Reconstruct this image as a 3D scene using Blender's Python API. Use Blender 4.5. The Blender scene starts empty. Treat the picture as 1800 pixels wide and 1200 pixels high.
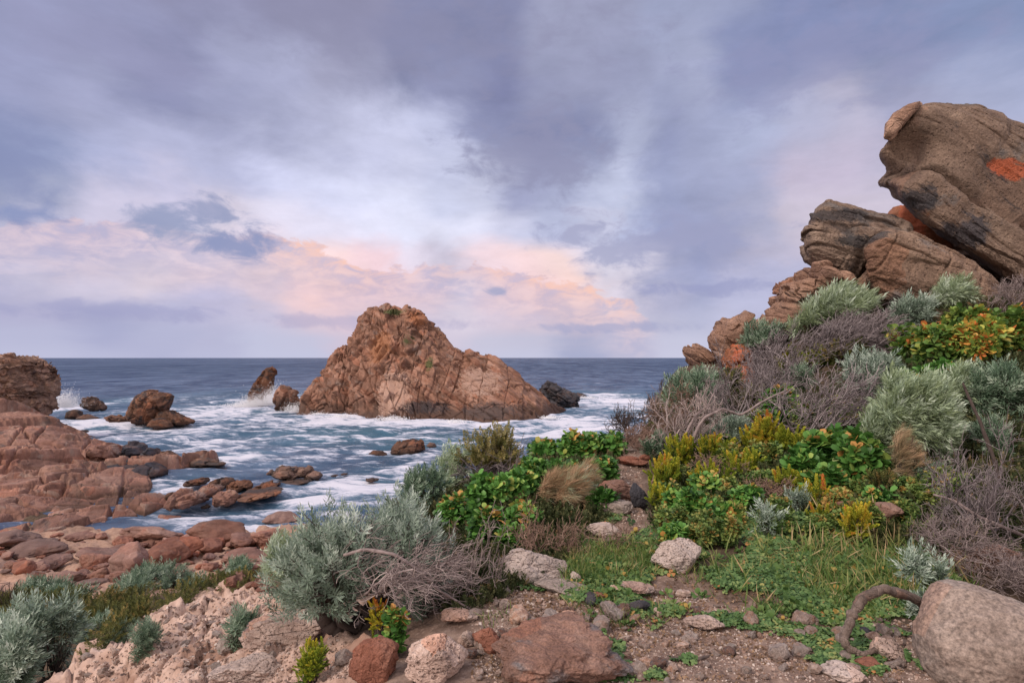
import bpy, math, random
import numpy as np
SC = bpy.context.scene
COL = SC.collection
CZ = 13.0                     # camera height above the sea
F = 1000.0                    # focal length in photo pixels (20 mm lens)
HY = 628.0                    # horizon row in the photo
rng = np.random.default_rng(7)
PI = math.pi
def W(px, py, Y): return np.array([(px-900)/F*Y, Y, CZ+(HY-py)/F*Y])
def lin(r, g, b):
    f = lambda c: c/12.92 if c <= .04045 else ((c+.055)/1.055)**2.4
    return (f(r/255), f(g/255), f(b/255), 1.0)

# ------------------------------------------------------------------ noise
def _h(ix, iy, iz, s):
    with np.errstate(over='ignore'):
        h = (ix.astype(np.uint32)*np.uint32(0x8da6b343)) ^ (iy.astype(np.uint32)*np.uint32(0xd8163841)) ^ (iz.astype(np.uint32)*np.uint32(0xcb1ab31f)) ^ np.uint32((s*0x9e3779b1) & 0xffffffff)
        h ^= h >> np.uint32(15); h *= np.uint32(0x2c1b3c6d); h ^= h >> np.uint32(12); h *= np.uint32(0x297a2d39); h ^= h >> np.uint32(15)
    return h
def _u(h): return (h & np.uint32(0xffffff)).astype(np.float64)/16777216.0
def perlin(p, s=0):
    i = np.floor(p).astype(np.int64); f = p-i; u = f*f*f*(f*(f*6-15)+10)
    i = i.astype(np.int32)
    out = 0
    for dx in (0, 1):
        wx = u[:, 0] if dx else 1-u[:, 0]
        for dy in (0, 1):
            wy = u[:, 1] if dy else 1-u[:, 1]
            for dz in (0, 1):
                wz = u[:, 2] if dz else 1-u[:, 2]
                h = _h(i[:, 0]+dx, i[:, 1]+dy, i[:, 2]+dz, s)
                gx = ((h & np.uint32(255)).astype(np.float32)/127.5-1); gy = (((h >> np.uint32(8)) & np.uint32(255)).astype(np.float32)/127.5-1); gz = (((h >> np.uint32(16)) & np.uint32(255)).astype(np.float32)/127.5-1)
                out = out + wx*wy*wz*(gx*(f[:, 0]-dx)+gy*(f[:, 1]-dy)+gz*(f[:, 2]-dz))
    return out
def fbm(p, o=4, s=0, g=.5, ridge=False):
    a, t = 1.0, 0
    for k in range(o):
        n = perlin(p*(2.03**k)+k*17.3, s+k)
        if ridge: n = .5-2*np.abs(n)
        t = t+a*n; a *= g
    return t
def worley(p, s=0):
    i = np.floor(p).astype(np.int64).astype(np.int32); n = len(p)
    f1 = np.full(n, 9.0); f2 = np.full(n, 9.0); hid = np.zeros(n, np.uint32); vec = np.zeros((n, 3))
    for dx in (-1, 0, 1):
        for dy in (-1, 0, 1):
            for dz in (-1, 0, 1):
                c = i+np.array([dx, dy, dz], np.int32)
                h = _h(c[:, 0], c[:, 1], c[:, 2], s)
                q = np.stack([_u(h), _u(h*np.uint32(747796405)+np.uint32(11)), _u(h*np.uint32(289133645)+np.uint32(77))], 1)+c
                v = p-q; d = np.sqrt((v*v).sum(1))
                m = d < f1
                f2 = np.where(m, f1, np.minimum(f2, d))
                f1 = np.where(m, d, f1); hid = np.where(m, h, hid); vec[m] = v[m]
    return f1, f2, hid, vec
def sstep(a, b, x):
    t = np.clip((x-a)/(b-a), 0, 1); return t*t*(3-2*t)
def rot(ax, deg):
    a = math.radians(deg); c, s = math.cos(a), math.sin(a)
    return np.array({'x': [[1, 0, 0], [0, c, -s], [0, s, c]], 'y': [[c, 0, s], [0, 1, 0], [-s, 0, c]], 'z': [[c, -s, 0], [s, c, 0], [0, 0, 1]]}[ax], float)

# ------------------------------------------------------------------ objects
def tag(o, label=None, cat=None, group=None, kind=None):
    if label: o['label'] = label
    if cat: o['category'] = cat
    if group: o['group'] = group
    if kind: o['kind'] = kind
    return o
def empty(name, loc=(0, 0, 0)):
    o = bpy.data.objects.new(name, None); COL.objects.link(o); o.location = loc; o.empty_display_size = .2
    return o
def mk(name, V, FS, mat, parent=None, loc=None, smooth=True, attrs=None):
    """V (n,3); FS list of int arrays (m,3) or (m,4)"""
    me = bpy.data.meshes.new(name)
    V = np.asarray(V, np.float32)
    if loc is not None and parent is None: V = V-np.asarray(loc, np.float32)
    FS = [np.asarray(f, np.int32) for f in FS if len(f)]
    li = np.concatenate([f.ravel() for f in FS]); tot = np.concatenate([np.full(len(f), f.shape[1], np.int32) for f in FS])
    st = np.concatenate([[0], np.cumsum(tot)[:-1]]).astype(np.int32)
    me.vertices.add(len(V)); me.vertices.foreach_set('co', V.ravel())
    me.loops.add(len(li)); me.loops.foreach_set('vertex_index', li)
    me.polygons.add(len(tot)); me.polygons.foreach_set('loop_start', st)
    me.polygons.foreach_set('use_smooth', np.full(len(tot), smooth))
    for k, a in (attrs or {}).items():
        a = np.asarray(a, np.float32)
        if a.ndim == 1:
            at = me.attributes.new(k, 'FLOAT', 'POINT'); at.data.foreach_set('value', a)
        else:
            at = me.attributes.new(k, 'FLOAT_COLOR', 'POINT'); at.data.foreach_set('color', np.concatenate([a, np.ones((len(a), 1), np.float32)], 1).ravel())
    me.update(calc_edges=True)
    me.materials.append(mat)
    o = bpy.data.objects.new(name, me); COL.objects.link(o)
    if parent is not None: o.parent = parent
    elif loc is not None: o.location = loc
    return o
def dup(o, loc, rz=0, sc=(1, 1, 1), rx=0, ry=0):
    c = o.copy(); COL.objects.link(c); c.location = loc; c.rotation_euler = (rx, ry, rz); c.scale = sc
    return c

# ------------------------------------------------------------------ node helper
class NT:
    def __init__(s, tree): s.t = tree; s.N = tree.nodes; s.L = tree.links
    def new(s, ty, **kw):
        n = s.N.new(ty)
        for k, v in kw.items(): setattr(n, k, v)
        return n
    def put(s, sock, v):
        if hasattr(v, 'is_linked') or isinstance(v, bpy.types.NodeSocket): s.L.new(v, sock)
        elif v is not None: sock.default_value = v
    def m(s, op, a, b=None, c=None, clamp=False):
        n = s.new('ShaderNodeMath', operation=op, use_clamp=clamp)
        for k, v in enumerate((a, b, c)):
            if v is not None: s.put(n.inputs[k], v)
        return n.outputs[0]
    def v(s, op, a, b=None, scale=None):
        n = s.new('ShaderNodeVectorMath', operation=op)
        s.put(n.inputs[0], a)
        if b is not None: s.put(n.inputs[1], b)
        if scale is not None: s.put(n.inputs['Scale'], scale)
        return n.outputs[1] if op in ('LENGTH', 'DOT_PRODUCT', 'DISTANCE') else n.outputs[0]
    def noise(s, vec, scale, detail=4, rough=.55, dist=0, out=0):
        n = s.new('ShaderNodeTexNoise'); s.put(n.inputs['Vector'], vec)
        for k, v in (('Scale', scale), ('Detail', detail), ('Roughness', rough), ('Distortion', dist)): s.put(n.inputs[k], v)
        return n.outputs[out]
    def voro(s, vec, scale, feature='F1', out='Distance', rnd=1.0):
        n = s.new('ShaderNodeTexVoronoi', feature=feature); s.put(n.inputs['Vector'], vec); s.put(n.inputs['Scale'], scale); s.put(n.inputs['Randomness'], rnd)
        return n.outputs[out]
    def ramp(s, fac, stops, interp='LINEAR'):
        n = s.new('ShaderNodeValToRGB'); s.put(n.inputs[0], fac); cr = n.color_ramp; cr.interpolation = interp
        while len(cr.elements) < len(stops): cr.elements.new(.5)
        for e, (p, c) in zip(cr.elements, stops): e.position = p; e.color = c if len(c) == 4 else (*c, 1)
        return n.outputs[0]
    def mix(s, f, a, b, mode='MIX'):
        n = s.new('ShaderNodeMix', data_type='RGBA', blend_type=mode)
        s.put(n.inputs[0], f); s.put(n.inputs[6], a if not isinstance(a, tuple) or len(a) == 4 else (*a, 1)); s.put(n.inputs[7], b if not isinstance(b, tuple) or len(b) == 4 else (*b, 1))
        return n.outputs[2]
    def ss(s, x, a, b):
        n = s.new('ShaderNodeMapRange', interpolation_type='SMOOTHSTEP'); s.put(n.inputs[0], x); s.put(n.inputs[1], a); s.put(n.inputs[2], b)
        return n.outputs[0]
    def sep(s, v):
        n = s.new('ShaderNodeSeparateXYZ'); s.put(n.inputs[0], v); return n.outputs
    def comb(s, x, y, z):
        n = s.new('ShaderNodeCombineXYZ')
        for k, v in enumerate((x, y, z)): s.put(n.inputs[k], v)
        return n.outputs[0]
    def attr(s, name, out='Fac'):
        n = s.new('ShaderNodeAttribute', attribute_name=name); return n.outputs[out]
def material(name):
    m = bpy.data.materials.new(name); m.use_nodes = True; m.node_tree.nodes.clear()
    t = NT(m.node_tree); out = t.new('ShaderNodeOutputMaterial')
    return m, t, out
def finish(t, out, color, rough=.8, bump=None, bstr=.3, bdist=.1, spec=.3):
    p = t.new('ShaderNodeBsdfPrincipled'); t.put(p.inputs['Base Color'], color); t.put(p.inputs['Roughness'], rough); p.inputs['Specular IOR Level'].default_value = spec
    if bump is not None:
        b = t.new('ShaderNodeBump'); b.inputs['Strength'].default_value = bstr; b.inputs['Distance'].default_value = bdist
        t.put(b.inputs['Height'], bump); t.L.new(b.outputs[0], p.inputs['Normal'])
    t.L.new(p.outputs[0], out.inputs[0]); return p

def rock_mat(name, cols, s=1.0, blk=.35, crk=.5, dark=None, dark_th=.6, lichen=None, lich_th=.62, grey=None, grey_th=.6, bdist=.05, bstr=.6, vary=0, speck=.12, streak=None, pits=0, wet=None, spots=()):
    """procedural rock: s = detail scale (1/m)"""
    m, t, out = material(name)
    co = t.new('ShaderNodeTexCoord').outputs['Object']
    rnd = t.new('ShaderNodeObjectInfo').outputs['Random']
    if vary: co = t.v('ADD', co, t.comb(t.m('MULTIPLY', rnd, 37.0), t.m('MULTIPLY', rnd, 91.0), 0.0))
    cs = co
    if streak is not None:
        mp = t.new('ShaderNodeMapping', vector_type='TEXTURE'); t.L.new(co, mp.inputs[0]); mp.inputs['Rotation'].default_value = [math.radians(a) for a in streak[0]]; mp.inputs['Scale'].default_value = [1/a for a in streak[1]]; cs = mp.outputs[0]
    n1 = t.noise(cs, .5*s, 7, .62, .4)
    c = t.ramp(n1, [(.3, cols[0]), (.5, cols[1]), (.7, cols[2])])
    n2 = t.noise(cs, 3.2*s, 6, .65, .3)
    wv = t.v('ADD', cs, t.v('SCALE', t.noise(cs, 1.1*s, 3, .5, out=1), scale=.5/s))
    bc = t.sep(t.voro(wv, .9*s, out='Color'))                    # each joint block has its own tone
    c = t.mix(1.0, c, t.ramp(bc[0], [(0, (1-blk,)*3), (1, (1+blk*.8,)*3)]), 'MULTIPLY')
    c = t.mix(t.m('MULTIPLY', t.ss(bc[1], .7, 1.0), .35), c, t.mix(1.0, c, (1.35, .9, .68, 1), 'MULTIPLY'))
    c = t.mix(t.ss(n2, .35, .7), t.mix(1.0, c, (.74, .72, .72, 1), 'MULTIPLY'), c)
    if grey is not None: c = t.mix(t.m('MULTIPLY', t.ss(t.noise(t.v('ADD', co, (9, 3, 5)), .7*s, 6, .6, .6), grey_th, grey_th+.1), .85), c, grey)
    if dark is not None: c = t.mix(t.m('MULTIPLY', t.ss(t.noise(t.v('ADD', cs, (3, 7, 1)), .45*s, 7, .65, .8), dark_th, dark_th+.1), .9), c, dark)
    if lichen is not None: c = t.mix(t.m('MULTIPLY', t.ss(t.noise(t.v('ADD', co, (5, 2, 8)), .6*s, 6, .6, .5), lich_th, lich_th+.07), .85), c, lichen)
    if wet is not None:                       # dark tide band on sea rocks, below a world height
        z = t.sep(t.new('ShaderNodeNewGeometry').outputs['Position'])[2]
        zz = t.m('ADD', z, t.m('MULTIPLY', t.m('SUBTRACT', t.noise(co, .35, 4), .5), wet[1]*3))
        c = t.mix(t.m('MULTIPLY', t.ss(zz, wet[0]+wet[1], wet[0]), .85), c, wet[2])
    gp = t.new('ShaderNodeNewGeometry').outputs['Position']
    for sp_, rx_, rz_, cc_ in spots:                                  # single lichen patches, stains, and a dark patch in the great boulder's hollow
        dv_ = t.v('LENGTH', t.v('MULTIPLY', t.v('SUBTRACT', gp, tuple(sp_)), (1/rx_, .3/rx_, 1/rz_)))
        c = t.mix(t.m('MULTIPLY', t.ss(t.m('ADD', dv_, t.m('MULTIPLY', t.m('SUBTRACT', t.noise(cs, 2.2*s, 8, .78, .6), .5), 4.2)), 1.2, .7), .85), c, cc_)
    sp = t.noise(co, 22*s, 3, .7)
    c = t.mix(1.0, c, t.ramp(sp, [(.3, (1-speck*2,)*3), (.7, (1+speck,)*3)]), 'MULTIPLY')
    if vary:
        hs = t.new('ShaderNodeHueSaturation'); t.L.new(c, hs.inputs['Color']); t.put(hs.inputs['Value'], t.m('MULTIPLY_ADD', rnd, vary, 1-vary*.55))
        t.put(hs.inputs['Saturation'], t.m('MULTIPLY_ADD', t.m('FRACT', t.m('MULTIPLY', rnd, 7.3)), .4, .8)); c = hs.outputs[0]
    b = t.m('ADD', t.m('MULTIPLY', n2, 1.0), t.m('MULTIPLY', t.noise(co, 11*s, 5, .7), .35))
    b = t.m('ADD', b, t.m('MULTIPLY', sp, .12))
    for k_, w_ in ((.9, 1.0), (2.6, .7)):
        ed = t.voro(wv, k_*s, 'DISTANCE_TO_EDGE'); b = t.m('ADD', b, t.m('MULTIPLY', t.ss(ed, 0.0, .05), crk*w_))
    if pits:
        pv = t.ss(t.voro(t.v('ADD', co, t.v('SCALE', t.noise(co, 9*s, 3, out=1), scale=.06/s)), 9*s), .12, .35); b = t.m('ADD', b, t.m('MULTIPLY', pv, pits))
    finish(t, out, c, .82, b, bstr, bdist)
    return m
def leaf_mat(name, stops, trans=.25, rough=.55, var=.25):
    m, t, out = material(name)
    c = t.ramp(t.attr('tint'), stops)
    rnd = t.new('ShaderNodeObjectInfo').outputs['Random']
    hs = t.new('ShaderNodeHueSaturation'); t.L.new(c, hs.inputs['Color']); t.put(hs.inputs['Value'], t.m('MULTIPLY_ADD', rnd, var, 1-var/2)); c = hs.outputs[0]
    p = t.new('ShaderNodeBsdfPrincipled'); t.put(p.inputs['Base Color'], c); p.inputs['Roughness'].default_value = rough; p.inputs['Specular IOR Level'].default_value = .25
    if trans:
        tr = t.new('ShaderNodeBsdfTranslucent'); t.put(tr.inputs[0], c); mx = t.new('ShaderNodeMixShader'); mx.inputs[0].default_value = trans
        t.L.new(p.outputs[0], mx.inputs[1]); t.L.new(tr.outputs[0], mx.inputs[2]); t.L.new(mx.outputs[0], out.inputs[0])
    else: t.L.new(p.outputs[0], out.inputs[0])
    return m
# ------------------------------------------------------------------ camera, sun, sky
cam = bpy.data.cameras.new('camera'); co_ = bpy.data.objects.new('camera', cam); COL.objects.link(co_)
co_.location = (0, 0, CZ); co_.rotation_euler = (PI/2, 0, 0)
cam.lens = 20; cam.sensor_width = 36; cam.shift_y = 28/1800; cam.clip_start = .05; cam.clip_end = 60000
SC.camera = co_
SUN_EL, SUN_AZ = 44, 238            # azimuth clockwise from +Y: behind the camera, a little to the left
sun = bpy.data.lights.new('sun', 'SUN'); so = bpy.data.objects.new('sun', sun); COL.objects.link(so)
sun.energy = 1.5; sun.angle = math.radians(14); sun.color = (1, .86, .74)
so.rotation_euler = (math.radians(90-SUN_EL), 0, math.radians(180-SUN_AZ)); so.location = (0, -20, 60)

SKY = """30:50,165,165,205;300,160,158,195;550,158,155,190;800,150,150,188;1000,165,165,200;1200,165,168,205;1450,150,155,198;1750,152,160,202
130:50,165,165,205;300,156,156,196;450,175,175,212;600,168,166,200;700,145,145,182;850,148,148,188;1000,165,165,200;1200,170,172,208;1400,153,157,200;1600,153,157,200;1780,172,175,212
220:30,148,154,196;150,174,174,212;300,158,158,198;450,168,168,205;600,182,182,218;750,192,192,226;850,148,148,188;1000,150,150,190;1150,158,160,200;1350,175,178,215;1480,188,182,212;1650,180,175,205
300:30,138,147,190;130,178,180,220;300,182,182,220;500,197,197,232;650,207,207,240;800,192,194,229;900,148,149,189;1000,148,150,190;1080,188,191,225;1250,168,170,208;1500,192,180,210
370:30,148,156,194;120,202,197,227;200,206,196,226;550,207,207,240;700,212,212,242;850,208,208,237;950,172,172,210;1060,200,202,233;1150,163,166,207;1300,172,172,208;1480,197,185,208
430:30,190,186,220;100,196,188,220;220,195,185,215;400,205,195,220;550,225,208,225;700,214,212,240;850,217,214,242;950,208,206,235;1050,163,168,209;1200,158,160,202;1350,187,178,205;1450,190,180,208
490:50,190,185,215;150,208,196,220;300,217,200,218;420,227,200,212;550,240,195,196;650,226,190,206;800,196,186,213;900,240,195,200;1000,247,207,202;1080,220,213,236;1200,158,160,202;1320,170,168,205
540:50,175,170,212;200,163,164,208;350,180,175,212;480,190,180,212;600,217,190,210;800,207,195,220;900,215,190,212;1000,237,197,202;1100,203,190,215;1200,170,170,208;1350,180,178,214
590:50,178,178,216;300,178,178,216;500,185,185,220;700,196,186,216;900,190,185,215;1000,168,171,210;1100,185,182,216;1180,190,188,220;1300,188,186,219
624:50,188,188,222;500,190,190,223;900,192,192,224;1200,194,193,224;1500,192,190,222"""
pts, cols = [], []
for ln in SKY.split('\n'):
    y, rest = ln.split(':')
    for q in rest.split(';'):
        x, r, g, b = map(float, q.split(','))
        u, v = (x-900)/F, (HY-float(y))/F
        pts.append((math.degrees(math.atan(u)), math.degrees(math.atan(v/math.sqrt(1+u*u))))); cols.append(lin(r, g, b)[:3])
pts = np.array(pts); cols = np.array(cols); lu = cols@np.array([.2126, .7152, .0722]); cols = lu[:, None]+(cols-lu[:, None])*.73; mc = cols.mean(0); cols = np.clip((mc+(cols-mc)*1.5)*.735, .02, 1)
def ang(px, py):
    u, v = (px-900)/F, (HY-py)/F
    return math.atan(u), math.atan(v/math.sqrt(1+u*u))
def sky_at(az, el):
    d = np.sqrt(((pts[:, 0]-az)/1.5)**2+(pts[:, 1]-el)**2)
    w = np.exp(-(d/1.9)**2)+1e-6/(d+1)**2
    return (w[:, None]*cols).sum(0)/w.sum()
wd = bpy.data.worlds.new('World'); SC.world = wd; wd.use_nodes = True; wd.node_tree.nodes.clear()
t = NT(wd.node_tree); wout = t.new('ShaderNodeOutputWorld')
dirn = t.new('ShaderNodeTexCoord').outputs['Generated']
x, y, z = t.sep(dirn)
az = t.m('ARCTAN2', x, y); el = t.m('ARCSINE', z)
zz = t.m('ADD', t.m('MAXIMUM', z, 0.0), .38)
plane = t.comb(t.m('DIVIDE', x, zz), t.m('DIVIDE', y, zz), 0.0)     # cloud deck seen in perspective
nA = t.noise(t.v('MULTIPLY', dirn, (1, 1, 2.2)), 3.2, 7, .58, .35, out=1)
nAx, nAy, nAz = t.sep(nA)
nB = t.noise(plane, 1.7, 7, .6, .5)
nC = t.noise(t.v('MULTIPLY', dirn, (1, 1, 3.0)), 11, 7, .62, .3)
D = PI/180
azw = t.m('ADD', az, t.m('MULTIPLY', t.m('SUBTRACT', nAx, .5), 15*D))
elw = t.m('ADD', el, t.m('MULTIPLY', t.m('MULTIPLY', t.m('SUBTRACT', nAy, .5), 11*D), t.ss(el, 0.0, 8*D)))
fac = t.m('MULTIPLY_ADD', azw, 1/(100*D), .5, clamp=True)
els = [0, 1.6, 3.6, 6, 9, 12.5, 16, 20, 25, 31]
col = None
for i, e in enumerate(els):
    st = [(.02+.96*k/23, tuple(sky_at(-48+96*k/23, e))) for k in range(24)]
    r = t.ramp(fac, st, 'EASE')
    col = r if col is None else t.mix(t.ss(elw, els[i-1]*D, e*D), col, r)
# lumps and wisps inside the cloud deck
lum = t.m('MULTIPLY_ADD', t.m('SUBTRACT', nB, .5), .62, 1.0)
lum = t.m('MULTIPLY', lum, t.m('MULTIPLY_ADD', t.m('SUBTRACT', nC, .5), .34, 1.0))
col = t.mix(t.ss(el, .5*D, 7*D), col, t.v('SCALE', col, scale=lum))
# the low sunlit cloud bank: a crisp uneven top edge, orange where the sun catches it
EDGE = [(0, 395), (90, 388), (180, 382), (260, 392), (380, 405), (480, 415), (540, 430), (640, 464), (720, 468), (830, 458), (900, 472), (960, 492), (1040, 505), (1110, 535), (1150, 580)]
st = []
for px, py in EDGE:
    a, e = ang(px, py); st.append(((a/D+50)/100, (e/D/20,)*3))
etop = t.m('MULTIPLY', t.m('MULTIPLY', t.ramp(t.m('MULTIPLY_ADD', az, 1/(100*D), .5, clamp=True), st), 1.0), 20*D)
nD = t.noise(t.v('MULTIPLY', dirn, (1, 1, 1.8)), 16, 7, .6, .4)
below = t.m('SUBTRACT', t.m('ADD', etop, t.m('MULTIPLY', t.m('SUBTRACT', nD, .5), 4.5*D)), el)
inb = t.m('MULTIPLY', t.ss(below, -.15*D, .35*D), t.ss(az, 15.5*D, 11*D))
glow = t.m('MULTIPLY', t.m('EXPONENT', t.m('MULTIPLY', t.m('MAXIMUM', below, 0.0), -1/(1.45*D))), inb)
gs = [(0, .10), (170, .35), (230, .15), (420, .15), (500, .95), (640, 1.0), (700, .55), (800, .35), (900, .85), (1000, .95), (1090, 1.0), (1140, .3), (1200, 0)]
gl = t.ramp(t.m('MULTIPLY_ADD', az, 1/(100*D), .5, clamp=True), [((math.degrees(ang(p, 480)[0])+50)/100, (g,)*3) for p, g in gs])
nE = t.noise(t.v('MULTIPLY', dirn, (1, 1, 2.4)), 22, 7, .6, .5)
bank = t.mix(t.ss(nE, .38, .66), lin(149, 144, 172), lin(194, 176, 187))
col = t.mix(t.m('MULTIPLY', inb, t.m('MULTIPLY', t.ss(below, 6.5*D, 1*D), .6)), col, bank)
col = t.mix(t.m('MULTIPLY', t.m('MULTIPLY', glow, t.m('MULTIPLY', gl, t.ss(nE, .3, .6))), .95), col, tuple(v*.70 for v in lin(255, 200, 176)[:3])+(1,))
def cloud(px, py, rx, ry, c, k=1.0, soft=.35, nz=1.1):
    global col
    a, e = ang(px, py); sx = rx/F/(1+((px-900)/F)**2); sy = ry/F/math.sqrt(1+((px-900)/F)**2)
    dx = t.m('DIVIDE', t.m('SUBTRACT', az, a), sx); dy = t.m('DIVIDE', t.m('SUBTRACT', el, e), sy)
    q = t.m('SUBTRACT', 1.0, t.m('SQRT', t.m('ADD', t.m('MULTIPLY', dx, dx), t.m('MULTIPLY', dy, dy))))
    q = t.m('ADD', q, t.m('MULTIPLY', t.m('SUBTRACT', nD, .5), nz*3.6))
    col = t.mix(t.m('MULTIPLY', t.ss(q, -soft*.4, soft), k), col, c)
cloud(330, 395, 105, 34, lin(127, 134, 163), .9, .75)
cloud(365, 372, 48, 26, lin(133, 137, 165), .85, .7)
cloud(425, 432, 75, 27, lin(123, 129, 162), .95, .75)
cloud(20, 290, 95, 100, lin(117, 123, 156), .8, 1.0, 1.0)
cloud(35, 372, 80, 17, lin(117, 126, 162), .85, .8)
cloud(945, 270, 125, 60, lin(124, 124, 150), .75, .7, 1.1)
cloud(1065, 405, 55, 45, lin(184, 182, 198), .6, .8, 1.2)
cloud(690, 60, 330, 55, lin(122, 121, 146), .5, 1.0, 1.3)
cloud(1450, 110, 230, 60, lin(126, 127, 157), .55, .9, 1.2)
cloud(170, 70, 200, 60, lin(131, 130, 159), .4, .9, 1.2)
cloud(1140, 425, 150, 50, lin(135, 136, 164), .75, .7, 1.2)
cloud(875, 512, 20, 9, lin(135, 138, 168), .8, .8)
cloud(1240, 505, 120, 14, lin(126, 128, 163), .6, .7, 1.2)
cloud(200, 545, 210, 17, lin(135, 135, 169), .6, .7, 1.0)
cloud(640, 565, 190, 12, lin(144, 139, 169), .5, .7, 1.0)
cloud(1070, 575, 120, 9, lin(138, 140, 171), .7, .6, 1.0)
# unseen sky behind the camera and overhead, brightened to light the land
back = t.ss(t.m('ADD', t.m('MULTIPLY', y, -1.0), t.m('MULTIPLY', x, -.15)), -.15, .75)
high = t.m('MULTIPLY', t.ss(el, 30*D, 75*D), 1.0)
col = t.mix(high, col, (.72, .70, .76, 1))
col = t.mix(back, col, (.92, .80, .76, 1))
sky = t.new('ShaderNodeTexSky', sky_type='NISHITA'); sky.sun_disc = False
sky.sun_elevation = math.radians(SUN_EL); sky.sun_rotation = math.radians(SUN_AZ)
b1 = t.new('ShaderNodeBackground'); t.L.new(sky.outputs[0], b1.inputs[0]); b1.inputs[1].default_value = .06
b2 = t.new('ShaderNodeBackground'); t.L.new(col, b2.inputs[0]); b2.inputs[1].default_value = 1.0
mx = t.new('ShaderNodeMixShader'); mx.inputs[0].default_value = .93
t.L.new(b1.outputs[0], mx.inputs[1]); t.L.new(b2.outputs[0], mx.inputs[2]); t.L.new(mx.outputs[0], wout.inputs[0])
vs = SC.view_settings; vs.view_transform = 'Standard'; vs.look = 'None'; vs.exposure = .58; vs.gamma = 1; vs.use_curve_mapping = False
SC.cycles.max_bounces = 5; SC.cycles.diffuse_bounces = 3; SC.cycles.glossy_bounces = 2; SC.cycles.transmission_bounces = 3
# ------------------------------------------------------------------ terrain (polar grid round the viewpoint)
# px, py, distance, ground type (L limestone, D bare soil, V soil under plants, S sand, B boulder beach)
CP = """-100 1250 7.5 V|-100 1100 17 V|-100 1040 24 S|-100 990 30 B|-100 945 38 B
60 1215 6.5 V|60 1165 8.6 V|60 1090 17.5 V|60 1045 23 V|60 1000 30 B|60 950 38 B
200 1185 5 L|200 1132 6.3 L|200 1112 13 V|200 1080 18 V|200 1045 22.5 S|200 1000 29.5 B|200 940 40 B
300 1190 4.4 L|300 1120 5.5 L|300 1072 6.9 L|300 1062 11 V|300 1050 20 V|300 1010 28 B|300 945 41 B
440 1190 3.9 L|440 1100 5.3 L|440 1036 7.3 L|440 1040 11 V|440 1022 25 V|440 970 34 B|440 930 42.5 B
560 1195 3.3 L|560 1100 4.5 L|560 1030 5.6 V|560 990 6.8 V|560 1000 11 V|560 975 26 B|560 922 44 B
700 1200 3 D|700 1080 4.3 D|700 990 5.6 V|700 905 7.4 V|700 915 9 V|700 1000 15 V
860 1200 2.95 D|860 1050 4.1 D|860 950 5.6 V|860 852 8.3 V|860 818 9.8 V|860 900 13 V
1000 1200 3 D|1000 1040 4.2 D|1000 950 5.6 V|1000 870 7.3 V|1000 800 10.3 V|1000 850 13 V
1090 1200 3 D|1090 1050 4.1 D|1090 930 5.8 D|1090 850 7.8 D|1090 792 10.3 D|1090 772 12 D|1090 830 15 V
1180 1200 3 D|1180 1050 4.2 D|1180 950 5.5 V|1180 850 7.8 V|1180 770 11 V|1180 700 15 V|1180 668 17 V|1180 730 20 V
1300 1200 3 D|1300 1100 3.7 D|1300 1000 4.7 V|1300 850 7.5 V|1300 750 11 V|1300 680 15.5 V|1300 640 18 V
1450 1200 3 D|1450 1100 3.7 D|1450 950 5.3 V|1450 850 7.2 V|1450 750 9.7 V|1450 650 13 V|1450 560 16 V
1600 1200 3 D|1600 1050 4.1 V|1600 950 5.2 V|1600 850 6.8 V|1600 750 8.8 V|1600 650 11.5 V|1600 560 14.5 V
1760 1200 3.1 D|1760 1050 4.2 V|1760 950 5.2 V|1760 850 6.5 V|1760 700 9 V|1760 600 11.5 V|1760 530 13.5 V
2000 1200 3.2 D|2000 950 5 V|2000 700 8.5 V|2000 530 13 V"""
XY, ZV, MT = [], [], []
for ln in CP.replace('\n', '|').split('|'):
    a, b, Y, k = ln.split(); p = W(float(a), float(b), float(Y)); XY.append(p[:2]); ZV.append(p[2]); MT.append('LDVSB'.index(k))
for px, Y, z in [(-100, 44, .9), (60, 44, .55), (-100, 49, .9), (30, 50, .5), (110, 46, .3), (200, 46, -.1), (0, 56, -1), (120, 56, -1), (300, 47, -.8), (440, 48, -1), (560, 49, -1), (700, 25, 1.5), (700, 36, -1), (860, 18, 5), (860, 30, -1), (1000, 18, 6), (1000, 30, -1), (1090, 20, 5.5), (1090, 30, -1),
                 (1180, 26, 5), (1180, 34, -1), (1300, 24, 12), (1300, 34, 5), (1300, 45, -1), (1450, 20, 14.3), (1450, 30, 10), (1450, 46, -1), (1600, 18, 14.6), (1600, 30, 12), (1600, 46, 2), (1760, 18, 15), (1760, 30, 13), (1760, 46, 5), (2000, 20, 15.5), (2000, 45, 9)]:
    XY.append(((px-900)/F*Y, Y)); ZV.append(z); MT.append(2)
for azd, r, z, k in [(-75, 2, 11.2, 2), (-75, 4, 10.2, 2), (-75, 9, 8, 2), (-75, 20, 5, 2), (-75, 40, 3, 4), (-75, 75, -1, 4), (75, 2, 11.4, 1), (75, 4, 11.6, 2), (75, 10, 13.5, 2), (75, 20, 15, 2), (75, 45, 13, 2), (75, 75, 6, 2), (56, 6, 12, 2), (56, 14, 14.6, 2), (56, 28, 15.3, 2),
                     (-40, 1.2, 11.15, 0), (0, 1.2, 11.3, 1), (40, 1.2, 11.3, 1), (-75, 1.2, 11.2, 0), (75, 1.2, 11.35, 1), (-15, 60, -3, 2), (0, 60, -3, 2), (15, 60, -3, 2), (30, 60, -2, 2), (-30, 60, -3, 2), (-45, 60, -2, 2), (-30, 75, -3, 2), (0, 75, -3, 2), (30, 75, -3, 2)]:
    a = math.radians(azd); XY.append((r*math.sin(a), r*math.cos(a))); ZV.append(z); MT.append(k)
XY = np.array(XY); ZV = np.array(ZV); MT = np.array(MT)
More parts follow.
